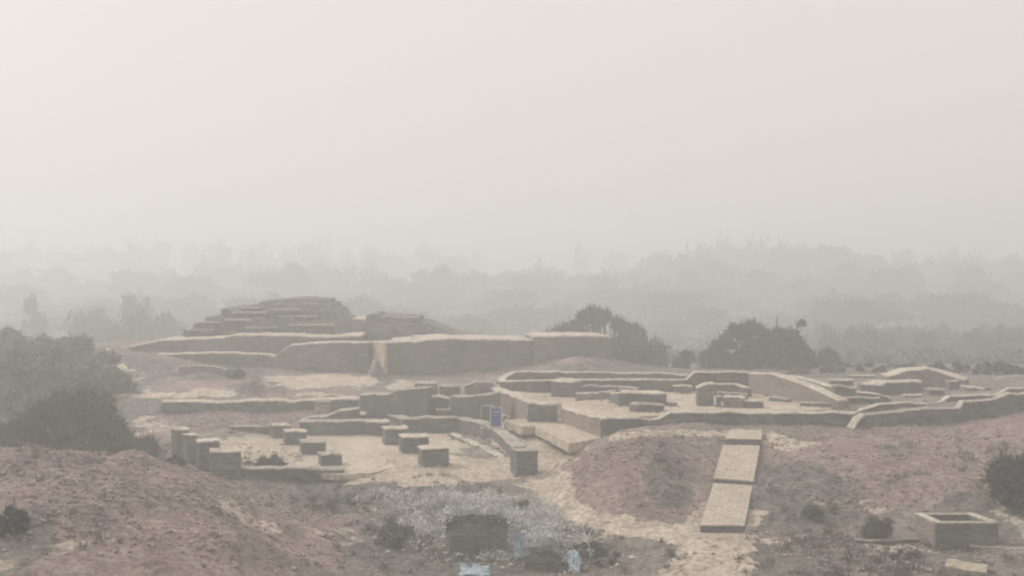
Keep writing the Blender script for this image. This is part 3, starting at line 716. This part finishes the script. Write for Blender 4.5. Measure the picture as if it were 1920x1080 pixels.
def plant_mesh(w, h, seed, n, leaf, mat, lumps=14, trunk=0.15, skirt=False, shoots=9):
    """a crown of leaves over branching stems, w wide and h high, foot at the origin"""
    r = np.random.default_rng(seed); cs, rs, pth = [], [], []
    for i in range(lumps):
        a = r.random() * 2 * math.pi; q = math.sqrt(r.random()) * 0.36 * w
        top = 1 - (q / (0.5 * w)) ** 2
        lo = (0.0 if h < 2.5 else 0.12) if skirt else 0.35
        z = h * (lo + (0.88 - lo) * r.random() * (0.45 + 0.55 * top))
        rr = (0.12 + 0.10 * r.random()) * min(w, h * 1.5)
        z = min(z, h - rr * 0.6)
        cs.append((q * math.cos(a), q * math.sin(a), max(z, rr * 0.4))); rs.append(rr)
        x, y, zz = cs[-1]
        pth.append([(0, 0, -.3, trunk), (x * .25, y * .25, zz * .35, trunk * .6), (x * .8, y * .8, zz * .8, trunk * .25), (x, y, zz + rr * .5, trunk * .08)])
    co, f = leaf_cloud(cs, rs, n, leaf, seed)
    # shoots that stick out of the crown
    m2 = n // shoots; k = r.integers(0, len(cs), m2); c = np.array(cs)[k]; ra = np.array(rs)[k]
    v = r.normal(size=(m2, 3)); v[:, 2] = np.abs(v[:, 2]) + .5; v /= np.linalg.norm(v, axis=1)[:, None]
    p0 = c + v * ra[:, None] * .8; p1 = p0 + (v + np.array([0, 0, .5])) * ra[:, None] * (.15 + .35 * r.random(m2) ** 2)[:, None]
    sd = np.cross(v, r.normal(size=(m2, 3))); sd /= np.linalg.norm(sd, axis=1)[:, None]; sd *= leaf * .35
    c2 = np.stack([p0 - sd, p0 + sd, p1 + sd * .5, p1 - sd * .5], 1).reshape(-1, 3)
    co = np.concatenate([co, c2]); f = np.arange(len(co)).reshape(-1, 4)
    co[:, 2] = np.maximum(co[:, 2], 0.02)
    return mesh_np('crown', co, f, M[mat]), limbs(pth)

def plant(name, label, cat, px, ybase, wpx, hpx, d, mat='leaf', n=2600, leaf=0.22, seed=1, group=None, lumps=14, skirt=True, part='crown', trunk=.12, zb=None):
    x, y, z = W(px, ybase, d)
    if zb is None: zb = H(x, y)
    w = wpx * d / F; h = hpx * d / F; trunk = min(trunk, .022 * h)
    c, s = plant_mesh(w, h, seed, n, leaf, mat, lumps, trunk, skirt)
    e = thing(name, label, cat, (x, y, zb - .05), group)
    obj(part, c, e); obj('trunk' if cat == 'tree' else 'stem', s, e)
    return e

def outline_tree(label, pts, d, mat, n, leaf, seed, lumps=60, group=None, name='bushy_tree', cat='tree'):
    """tree whose crown reaches up to the given outline (column, row)"""
    r = np.random.default_rng(seed); xs = np.array([p[0] for p in pts], float); tops = np.array([p[1] for p in pts], float)
    pc = (xs[0] + xs[-1]) / 2; x0 = (pc - 960) * d / F; zb = H(x0, d); w = (xs[-1] - xs[0]) * d / F
    cs, rs, pth = [], [], []
    for i in range(lumps):
        px = r.uniform(xs[0] + 4, xs[-1] - 4); x = (px - 960) * d / F - x0
        zt = CH - (np.interp(px, xs, tops) - HY) * d / F - zb
        rr = r.uniform(.035, .075) * w
        q = 1 if i < lumps * .45 else r.random() ** .9
        z = max(rr * .4, (zt - rr * .9) * q); y = r.normal(0, .16 * w) * (1 if q < 1 else .5)
        cs.append((x, y, z)); rs.append(rr)
        pth.append([(x * .1, 0, -.3, .16), (x * .35, y * .3, z * .35, .11), (x * .85, y * .8, z * .8, .05), (x, y, z + rr * .6, .02)])
    co, f = leaf_cloud(cs, rs, n, leaf, seed, .85, .4)
    m2 = n // 12; k = r.integers(0, lumps, m2); c = np.array(cs)[k]; ra = np.array(rs)[k]
    v = r.normal(size=(m2, 3)); v[:, 2] = np.abs(v[:, 2]) + .4; v /= np.linalg.norm(v, axis=1)[:, None]
    p0 = c + v * ra[:, None] * .7; p1 = p0 + (v + np.array([0, 0, .6])) * ra[:, None] * (.2 + .8 * r.random(m2) ** 2)[:, None]
    sd = np.cross(v, r.normal(size=(m2, 3))); sd /= np.linalg.norm(sd, axis=1)[:, None]; sd *= leaf * .25
    co = np.concatenate([co, np.stack([p0 - sd, p0 + sd, p1 + sd * .5, p1 - sd * .5], 1).reshape(-1, 3)])
    co[:, 2] = np.maximum(co[:, 2], .02)
    e = thing(name, label, cat, (x0, d, zb - .05), group)
    obj('crown', mesh_np('crown', co, np.arange(len(co)).reshape(-1, 4), M[mat]), e); obj('trunk', limbs(pth), e)
    return e
def top_h(px, ytop, d):         # height in pixels from the ground under column px up to row ytop
    x = (px - 960) * d / F; z = H(x, d)
    return (CH - (ytop - HY) * d / F - z) * F / d
# the two trees behind the ruins
def tree_at(name, label, cat, px, ytop, wpx, d, **k):
    return plant(name, label, cat, px, 700, wpx, top_h(px, ytop, d), d, **k)
outline_tree('broad bushy tree with a peaked crown just behind the raised end of the platform wall',
             [(1018, 632), (1045, 616), (1072, 604), (1082, 594), (1096, 582), (1108, 574), (1118, 580), (1128, 574), (1140, 584), (1146, 600), (1160, 594), (1172, 606), (1196, 612), (1214, 640), (1240, 668)], 140, 'leaf', 15000, .21, 11, 135)
tree_at('shrub', 'drooping shrub at the right shoulder of the peaked tree', 'shrub', 1195, 622, 110, 136, n=3500, leaf=.24, seed=12, mat='leaf', lumps=14)
tree_at('shrub', 'sparse upright shrub at the left foot of the peaked tree', 'shrub', 1060, 612, 80, 141, n=1800, leaf=.24, seed=13, mat='leaf', lumps=9)
bt = outline_tree('dark dense tree with bare twigs sticking out of its top, behind the compound',
             [(1316, 664), (1338, 650), (1350, 634), (1366, 622), (1378, 606), (1388, 612), (1402, 604), (1424, 606), (1432, 620), (1452, 622), (1466, 616), (1480, 618), (1496, 626), (1506, 648), (1524, 668), (1530, 690)], 128, 'leaf_dark', 16000, .2, 21, 140)
tw = []
for (ax, ay, bx, by) in ((1450, 640, 1458, 590), (1485, 640, 1500, 603), (1490, 620, 1512, 600), (1478, 640, 1466, 612), (1495, 615, 1490, 600), (1350, 640, 1345, 618)):
    a = np.array(W(ax, ay, 128)) - np.array(bt.location); b = np.array(W(bx, by, 128)) - np.array(bt.location)
    m_ = (a + b) / 2 + np.array([.1, .1, .1]); tw.append([(*a, .1), (*m_, .07), (*b, .03)])
for q in tw:
    me = limbs([q]); me.name = 'twig'; obj('twig', me, bt)
c_, f_ = leaf_cloud([np.array(W(1503, 606, 128)) - np.array(bt.location)], [.45], 60, .18, 5); obj('sprig', mesh_np('sprig', c_, f_, M['leaf_dark']), bt)
for i, (px, yt, w, d, lab) in enumerate([
        (1285, 648, 70, 132, 'low olive shrub between the two big trees, nearer the peaked one'),
        (1335, 650, 55, 130, 'thin low shrub touching the left side of the dark twiggy tree'),
        (1550, 652, 50, 132, 'small upright shrub standing right of the dark twiggy tree'),
        (1600, 680, 110, 134, 'low ragged bush behind the slanting walls of the compound'),
        (1670, 684, 90, 133, 'low bush left of the pale gabled ruin'),
        (1830, 682, 90, 120, 'low bush right of the pale gabled ruin'),
        (1870, 676, 60, 118, 'darker pointed bush near the right edge above the inner wall'),
        (1915, 684, 70, 112, 'brownish bush at the right photo edge above the inner wall')]):
    tree_at('shrub', lab, 'shrub', px, yt, w, d, n=1500, leaf=.22, seed=40 + i, mat='leaf' if i % 3 else 'leaf_dark', lumps=9)
for i, (px, yt, w, lab) in enumerate([
        (1555, 682, 70, 'low bush just beyond the thin slanting wall of the compound'),
        (1635, 682, 80, 'wide low bush beyond the small dark stubs at the back of the compound'),
        (1700, 680, 70, 'low bush peeping over the left shoulder of the gabled ruin'),
        (1775, 678, 80, 'low bush touching the right shoulder of the gabled ruin'),
        (1800, 690, 70, 'flat low bush in front of others right of the gabled ruin'),
        (1860, 692, 90, 'flat brownish bush below the darker pointed bush near the right edge'),
        (1500, 690, 80, 'low scrubby bush at the foot of the dark twiggy tree')]):
    tree_at('shrub', lab, 'shrub', px, yt, w, 117 - (i == 5) * 6, n=1500, leaf=.2, seed=140 + i, mat='leaf' if i % 2 else 'leaf_dry', lumps=10)
# left thicket
for i, (px, yt, w, d, lab, mt) in enumerate([
        (8, 604, 60, 120, 'tall leaning shrub at the left photo edge, highest of the thicket', 'leaf_pale'),
        (62, 622, 110, 118, 'broad thicket shrub second from the left photo edge', 'leaf_pale'),
        (140, 620, 80, 117, 'thicket shrub with a narrow pointed tip', 'leaf_pale'),
        (100, 640, 110, 104, 'rounded shrub in front of the pointed-tip shrub', 'leaf_pale'),
        (30, 655, 120, 100, 'low wide shrub in the front of the thicket at the left edge', 'leaf_pale'),
        (190, 652, 80, 110, 'low shrub at the right end of the thicket below the pale track', 'leaf_pale'),
        (165, 675, 110, 103, 'spreading low shrub in front of the right end of the thicket', 'leaf_pale'),
        (225, 690, 60, 104, 'small shrub beside the pale diagonal track', 'leaf_pale'),
        (75, 700, 130, 100, 'low shrub at the foot of the thicket', 'leaf_pale')]):
    tree_at('shrub', lab, 'shrub', px, yt, w, d, n=3000, leaf=.2, seed=60 + i, mat=mt, lumps=14)
outline_tree('big grey dome-shaped bush behind the left foreground mound',
             [(-40, 800), (10, 796), (50, 778), (85, 752), (120, 736), (148, 730), (176, 742), (200, 764), (222, 792), (262, 822), (285, 838)], 80, 'leaf', 32000, .12, 71, 170, name='shrub', cat='bush')
tree_at('shrub', 'small dark bush on the rubble slope below the upper terrace wall', 'bush', 440, 684, 36, 113, n=900, leaf=.16, seed=74, mat='leaf', lumps=6)
tree_at('shrub', 'dark round bush at the right photo edge above the brick tank', 'bush', 1905, 862, 135, 64, n=9000, leaf=.10, seed=75, mat='leaf_dark', lumps=26)
tree_at('shrub', 'dark green bush at the lower left photo edge', 'bush', 8, 955, 150, 48, n=9000, leaf=.07, seed=76, mat='leaf_dark', lumps=20)
plant('shrub', 'small dark bush below the lone square block', 'bush', 978, 905, 38, 22, 69, n=1500, leaf=.07, seed=77, mat='leaf_dry', lumps=14)
tree_at('shrub', 'small grey brown bush left of the brick tank', 'bush', 1650, 957, 66, 61, n=3500, leaf=.07, seed=78, mat='leaf_dry', lumps=16)
tree_at('shrub', 'scraggly grey bush beside the foot of the ramp', 'bush', 1510, 948, 90, 64, n=1500, leaf=.09, seed=79, mat='leaf_dry', lumps=10)
tree_at('shrub', 'dry bush on the crest of the left foreground mound', 'bush', 225, 838, 75, 63, n=1500, leaf=.07, seed=80, mat='leaf_dry', lumps=9)

tree_at('shrub', 'grey dry bush growing over the left end of the hall front wall', 'bush', 492, 846, 110, 77, n=3000, leaf=.09, seed=82, mat='leaf_dry', lumps=14)
tree_at('shrub', 'dark scrub on the right end of the left foreground crest below the pillars', 'bush', 335, 852, 90, 64, n=2200, leaf=.08, seed=83, mat='leaf_dry', lumps=12)
tree_at('shrub', 'dark scrub left of the pale brush heap', 'bush', 745, 978, 120, 62, n=2200, leaf=.07, seed=84, mat='leaf_dry', lumps=14)
tree_at('shrub', 'dark weeds at the right end of the pale brush heap', 'bush', 1115, 1022, 150, 59, n=2400, leaf=.07, seed=86, mat='leaf_dry', lumps=14)
tree_at('shrub', 'dark weeds in the corner below the brick tank left side', 'bush', 1700, 1035, 110, 57, n=2600, leaf=.08, seed=87, mat='leaf_dry', lumps=12)

# distant trees: eight kinds shared by many copies
kinds = []
for i in range(8):
    w_, h_ = (9, 9) if i < 4 else (12, 8)
    kinds.append(plant_mesh(w_, h_, 200 + i, 1100, .5, 'leaf', 14 + i % 3, .3, True, 60) + (w_, h_))
def far_tree(px, ytop, wpx, d, label, group, k, name='distant_tree', cat='tree'):
    c, s, w0, h0 = kinds[k % 8]
    x = (px - 960) * d / F; z0 = H(x, d) if d < 260 else PLAIN
    h = CH - (ytop - HY) * d / F - z0; w = wpx * d / F
    e = thing(name, label, cat, (x, d, z0 - .05), group)
    a = obj('crown', c, e); b = obj('trunk', s, e)
    e.scale = (w / w0, w / w0, h / h0); e.rotation_euler.z = random.uniform(0, 6.28)
GA, GB, GC, GD = 'misty trees on the far plain', 'faint trees on the horizon', 'hazy shrubs on the plain behind the ruins', 'hazy bushes behind the right end of the compound'
# named faint ones first
for px, yt, w, d, lab in [(65, 545, 50, 260, 'small round misty tree far left above the thicket'),
                          (255, 548, 70, 255, 'small misty tree left of the stepped tower'),
                          (1092, 452, 34, 760, 'faint narrow tree standing alone on the horizon above the peaked tree'),
                          (1155, 462, 66, 780, 'faint low round tree on the horizon right of the narrow one'),
                          (605, 440, 50, 820, 'faint tall tree on the horizon above the tower right edge'),
                          (1690, 460, 60, 640, 'faint round tree right of the long horizon grove'),
                          (1782, 462, 46, 640, 'faint smaller tree on the horizon near the right side'),
                          (1280, 472, 50, 520, 'misty tree at the left end of the long horizon grove'),
                          (893, 462, 24, 860, 'faint slim tree on the horizon in the middle of the photo')]:
    far_tree(px, yt, w, d, lab, None, int(px))
r = random.Random(5)
for i in range(26):      # left far band
    px = -40 + i * 36 + r.uniform(-12, 12); far_tree(px, 446 + abs(px - 300) * 0.035 + r.uniform(-10, 14), r.uniform(50, 90), r.uniform(640, 760), 'faint tree in the far tree line on the horizon at left', GB, r.randrange(8))
for i in range(30):      # right far grove
    px = 1210 + i * 26 + r.uniform(-10, 10)
    yt = 470 if px < 1290 else 452 if px < 1600 else 478
    far_tree(px, yt + r.uniform(-5, 10), r.uniform(55, 95), r.uniform(520, 620), 'faint tree of the long grove on the horizon at right', 'grove on the right horizon', r.randrange(8))
for i in range(56):      # middle band
    px = -60 + i * 37 + r.uniform(-14, 14)
    far_tree(px, 496 + r.uniform(-9, 30) + (8 if px < 200 else 0), r.uniform(60, 130), r.uniform(430, 560), 'misty tree in the middle tree line across the plain', GA, r.randrange(8))
for i in range(110):      # nearer hazy growth
    px = -60 + i * 18.7 + r.uniform(-20, 20); d_ = 300 + 260 * r.random()
    far_tree(px, 470 + F * (CH - PLAIN - r.uniform(2.5, 9)) / d_, r.uniform(12, 30) * F / d_, d_, 'hazy grey-green shrub on the plain behind the ruins', GC, r.randrange(8), 'distant_shrub', 'shrub')
for i in range(30):
    px = 1560 + i * 13 + r.uniform(-10, 10)
    far_tree(px, 614 + r.uniform(-10, 12), r.uniform(60, 95), r.uniform(205, 260), 'hazy bush beyond the right end of the compound', GD, r.randrange(8), 'distant_shrub', 'shrub')
for i in range(8):
    px = 165 + i * 24 + r.uniform(-8, 8)
    far_tree(px, 585 + r.uniform(-10, 12), r.uniform(60, 90), r.uniform(215, 240), 'hazy bush left of the stepped tower', 'hazy bushes left of the tower', r.randrange(8), 'distant_shrub', 'shrub')

# ------------------------------------------------------------------ rubble, dry scrub and brush (nobody could count them)
def proj(x, y, z): return 960 + F * x / y, HY + F * (CH - z) / y
def scatter(n, regions, seed, ylim=(44, 110)):
    """world-uniform points kept where they lie in one of the soft regions (column, row, rx, ry)"""
    r = np.random.default_rng(seed); xs, ys = [], []
    x = r.uniform(-48, 48, n); y = r.uniform(*ylim, n); z = hfun(x, y); px, py = proj(x, y, z)
    keep = np.zeros(n)
    for a, b, rx, ry, s in regions:
        keep = np.maximum(keep, s * smooth(1.3, .6, np.hypot((px - a) / rx, (py - b) / ry)))
    px_, py_ = px, py
    for (ax, ay), (bx, by), w_ in (((1318, 1110), (1352, 990), 42), ((1070, 960), (1020, 880), 26), ((1020, 880), (950, 790), 24), ((1310, 1005), (1090, 965), 16)):
        t_ = np.clip(((px_ - ax) * (bx - ax) + (py_ - ay) * (by - ay)) / ((bx - ax) ** 2 + (by - ay) ** 2), 0, 1)
        keep = keep * (.08 + .92 * smooth(w_ * .8, w_ * 1.5, np.hypot(px_ - ax - t_ * (bx - ax), py_ - ay - t_ * (by - ay))))
    nz = 0.5 + 1.1 * fbm(x * .35, y * .35, 3)
    m_ = r.random(n) < keep * np.clip(nz, 0.1, 1.2)
    return x[m_], y[m_], z[m_]
def stones(x, y, z, smin, smax, seed, name, mat):
    r = np.random.default_rng(seed); n = len(x); s = smin + (smax - smin) * r.random(n) ** 3
    base = np.array([(1, 0, 0), (-1, 0, 0), (0, 1, 0), (0, -1, 0), (0, 0, 1), (0, 0, -1)], float)
    v = base[None] * (0.7 + .6 * r.random((n, 6, 1))) + r.normal(0, .15, (n, 6, 3))
    a = r.random(n) * 6.28; ca, sa = np.cos(a)[:, None], np.sin(a)[:, None]
    vx = v[..., 0] * ca - v[..., 1] * sa; vy = v[..., 0] * sa + v[..., 1] * ca
    v = np.stack([vx * 1.2, vy, v[..., 2] * .6], -1) * s[:, None, None] + np.stack([x, y, z + s * .15], 1)[:, None]
    f = np.array([(0, 2, 4), (2, 1, 4), (1, 3, 4), (3, 0, 4), (2, 0, 5), (1, 2, 5), (3, 1, 5), (0, 3, 5)])
    F_ = (f[None] + 6 * np.arange(n)[:, None, None]).reshape(-1, 3)
    o = obj(name, mesh_np(name, v.reshape(-1, 3), F_, M[mat])); return tag(o, kind='stuff')
x, y, z = scatter(420000, [(180, 930, 330, 110, 1), (1200, 890, 140, 100, .8), (1650, 880, 350, 90, .7), (1600, 1040, 320, 60, .9), (900, 1030, 300, 60, .8), (520, 1010, 200, 60, .6), (490, 785, 230, 20, .6)], 3)
o = stones(x, y, z, .016, .14, 4, 'rubble', 'stone'); tag(o, 'reddish broken brick rubble strewn over the mounds and slopes', 'rubble')
x, y, z = scatter(9000, [(520, 858, 90, 18, 1), (560, 868, 60, 10, 1), (480, 850, 60, 16, .8)], 9, (72, 90))
o = stones(x, y, np.full(len(x), FZ), .05, .22, 5, 'rubble', 'cap_dull'); tag(o, 'greyish fallen brick rubble on the left part of the hall floor', 'rubble')

def tufts(x, y, z, h, nb, blade, seed, name, mat, label, spread=.25):
    r = np.random.default_rng(seed); n = len(x)
    hs_ = h * (.5 + r.random(n)); k = np.repeat(np.arange(n), nb); m_ = len(k)
    p = np.stack([x[k], y[k], z[k]], 1) + np.concatenate([r.normal(0, spread, (m_, 2)) * hs_[k, None] * 1.6, np.zeros((m_, 1))], 1)
    dirv = np.concatenate([r.normal(0, .55, (m_, 2)), np.ones((m_, 1))], 1) * (hs_[k] * (.5 + .6 * r.random(m_)))[:, None]
    side = r.normal(size=(m_, 3)); side[:, 2] *= .3; side /= np.linalg.norm(side, axis=1)[:, None]; side *= blade
    co = np.stack([p - side, p + side, p + dirv * .6 + side * .8, p + dirv], 1).reshape(-1, 3)
    o = obj(name, mesh_np(name, co, np.arange(4 * m_).reshape(m_, 4), M[mat]))
    return tag(o, label, 'scrub', kind='stuff')
x, y, z = scatter(26000, [(900, 1030, 300, 60, .8), (640, 930, 90, 35, 1), (1550, 1045, 300, 50, .9), (1500, 930, 110, 60, .8), (780, 925, 150, 30, .7), (1250, 880, 60, 60, .5), (200, 860, 260, 30, .45),  # scrub by the hall front wall also stands in for its shadow
                          (350, 980, 250, 80, .15), (1750, 880, 250, 60, .35), (60, 900, 120, 70, .3), (1860, 1060, 100, 30, .7)], 21)
tufts(x, y, z, .30, 16, .022, 22, 'dry_scrub', 'leaf_dry', 'grey dry scrub growing on the slopes and in the hollow')
x, y, z = scatter(9000, [(900, 1030, 260, 55, .3), (1500, 1045, 250, 45, .3), (640, 935, 80, 30, .35), (1500, 960, 100, 40, .3)], 31)
tufts(x, y, z, .30, 16, .03, 32, 'green_scrub', 'leaf', 'dull green weeds growing in the lower hollow')
tr = np.random.default_rng(61); n_ = 420; tpx = tr.uniform(345, 640, n_); tpy = np.where(tr.random(n_) < .6, tr.normal(628, 3, n_), tr.normal(603, 3, n_)); td = np.where(tpy > 615, 123.6, 125.6)
tpx = np.where(tr.random(n_) < .5, 345 + (tpx - 345) * .35, tpx); tpx = np.where(tpy < 615, np.maximum(tpx, 416 + tr.random(n_) * 60), tpx)
o = stones((tpx - 960) * td / F, td, CH - (tpy - HY) * td / F, .08, .42, 62, 'tower_rubble', 'brick'); tag(o, 'broken brick rubble lying on the ledges of the stepped tower', 'rubble')
fa = np.array(fallen); fz = hfun(fa[:, 0], fa[:, 1])
o = stones(fa[:, 0], fa[:, 1], fz, .04, .2, 6, 'fallen_brick', 'brick'); tag(o, 'fallen brick pieces lying along the feet of the walls', 'rubble')
x, y, z = scatter(34000, [(900, 1000, 210, 60, 1), (1080, 1040, 120, 40, .8)], 51, (50, 72))
o = stones(x, y, z + .06, .03, .16, 52, 'pale_rubble', 'straw'); tag(o, 'pale grey broken pieces scattered round the buried blocks', 'rubble')
x, y, z = scatter(30000, [(1000, 1000, 60, 40, .9), (880, 1062, 80, 22, .9), (1075, 1045, 40, 35, .9), (800, 955, 70, 16, .5)], 55, (50, 70))
o = stones(x, y, z + .10, .02, .14, 56, 'litter', 'plastic'); tag(o, 'small bluish litter caught in the brush and weeds', 'litter')
# pale cut brush heaped round the buried block
r = np.random.default_rng(44)
n = 9000
seglist = [((700, 950), (850, 944)), ((850, 944), (1000, 952)), ((1000, 952), (1040, 985)), ((1040, 985), (1000, 1005)), ((760, 965), (830, 985)), ((1060, 990), (1120, 1030)), ((1000, 960), (960, 958)), ((900, 1030), (990, 1012))]
X_, Y_, Z_ = [], [], []
for (a, b), cnt in zip(seglist, (900, 1900, 1900, 900, 500, 250, 700, 350)):
    tt = r.random(cnt); px = a[0] + (b[0] - a[0]) * tt + r.normal(0, 16, cnt); py = a[1] + (b[1] - a[1]) * tt
    d_ = dist(py, .15) + r.normal(0, .7, cnt); xx = (px - 960) * d_ / F
    X_.append(xx); Y_.append(d_)
X_ = np.concatenate(X_); Y_ = np.concatenate(Y_); k = r.random(len(X_)) < .14; X_, Y_ = X_[k], Y_[k]; Z_ = hfun(X_, Y_)
bx_ = r.uniform(828, 962, 46); bd = r.uniform(60.1, 61.8, 46); bxx = (bx_ - 960) * bd / F
X_ = np.concatenate([X_, bxx]); Y_ = np.concatenate([Y_, bd]); Z_ = np.concatenate([Z_, np.full(46, 1.38)])
co, f = leaf_cloud(np.stack([X_, Y_, Z_ + .16], 1), .18 + .28 * r.random(len(X_)), 30000, .06, 46, .8, .5)
tag(obj('cut_brush', mesh_np('cut_brush', co, f, M['straw'])), 'pale dry cut brush heaped around the buried brick block', 'brush', kind='stuff')
# low growth that covers the plain beyond the ruins
n = 2600; yy_ = 158 + 380 * r.random(n) ** 1.2; xx = (r.random(n) * 1.3 - .65) * yy_ ; zz = hfun(xx, yy_)
co, f = leaf_cloud(np.stack([xx, yy_, zz + .5], 1), 1.2 + 3.4 * r.random(n) ** 2, 150000, .42, 47, .45, .3)
co[:, 2] = np.maximum(co[:, 2], PLAIN)
tag(obj('plain_scrub', mesh_np('plain_scrub', co, f, M['leaf'])), 'low hazy scrub covering the plain beyond the ruins', 'scrub', kind='stuff')

# crumpled blue plastic sheets in the brush
def sheet(label, px, py, wpx, hpx, d, seed):
    r = np.random.default_rng(seed); x0, y0, _ = W(px, py, d); z0 = H(x0, y0)
    w, h = wpx * d / F, hpx * d / F; n = 12
    u, v = np.meshgrid(np.linspace(-.5, .5, n), np.linspace(0, 1, n)); u, v = u.ravel(), v.ravel()
    edge = 1 - .35 * np.abs(fbm(u * 5 + seed, v * 5, 2))
    co = np.stack([u * w * edge + .12 * fbm(u * 6 + seed, v * 6, 2), v * .9 + .25 * fbm(u * 7, v * 7 + seed, 2), v * h * edge + .14 * fbm(u * 9, v * 9 + 3 * seed, 2) + .06], 1)
    ii = np.arange(n * n).reshape(n, n); f = np.stack([ii[:-1, :-1], ii[:-1, 1:], ii[1:, 1:], ii[1:, :-1]], -1).reshape(-1, 4)
    me = mesh_np('plastic_sheet', co, f, M['plastic']); o = obj('plastic_sheet', me, loc=(x0, y0, z0)); tag(o, label, 'plastic sheet')
    s_ = o.modifiers.new('thickness', 'SOLIDIFY'); s_.thickness = .012
sheet('narrow crumpled blue plastic sheet hanging beside the smaller buried block', 972, 1030, 20, 42, 59.5, 3)
sheet('pale blue plastic strip lying at the bottom edge below the buried block', 890, 1078, 60, 14, 56, 5)
sheet('small light blue plastic scrap in the weeds right of the buried blocks', 1078, 1066, 22, 30, 56.8, 8)
sheet('whitish blue plastic rag on the brush above the smaller buried block', 1020, 1004, 46, 10, 60, 9)

# ------------------------------------------------------------------ haze
hm = bpy.data.materials.new('haze_air'); hm.use_nodes = True
n, l = hm.node_tree.nodes, hm.node_tree.links
n.clear()
ho = n.new('ShaderNodeOutputMaterial'); pv = n.new('ShaderNodeVolumePrincipled')
pv.inputs['Color'].default_value = (0.982, 0.998, 0.994, 1)
pv.inputs['Density'].default_value = HAZE
pv.inputs['Anisotropy'].default_value = 0.35
l.new(pv.outputs[0], ho.inputs['Volume'])
x0, x1, y0, y1, z0, z1 = -1550, 1550, -150, 1550, -8.0, 34
me = bpy.data.meshes.new('haze')
me.from_pydata([(x0, y0, z0), (x1, y0, z0), (x1, y1, z0), (x0, y1, z0), (x0, y0, z1), (x1, y0, z1), (x1, y1, z1), (x0, y1, z1)], [],
               [(3, 2, 1, 0), (4, 5, 6, 7), (0, 1, 5, 4), (1, 2, 6, 5), (2, 3, 7, 6), (3, 0, 4, 7)])
me.materials.append(hm)
tag(obj('haze', me), kind='stuff')
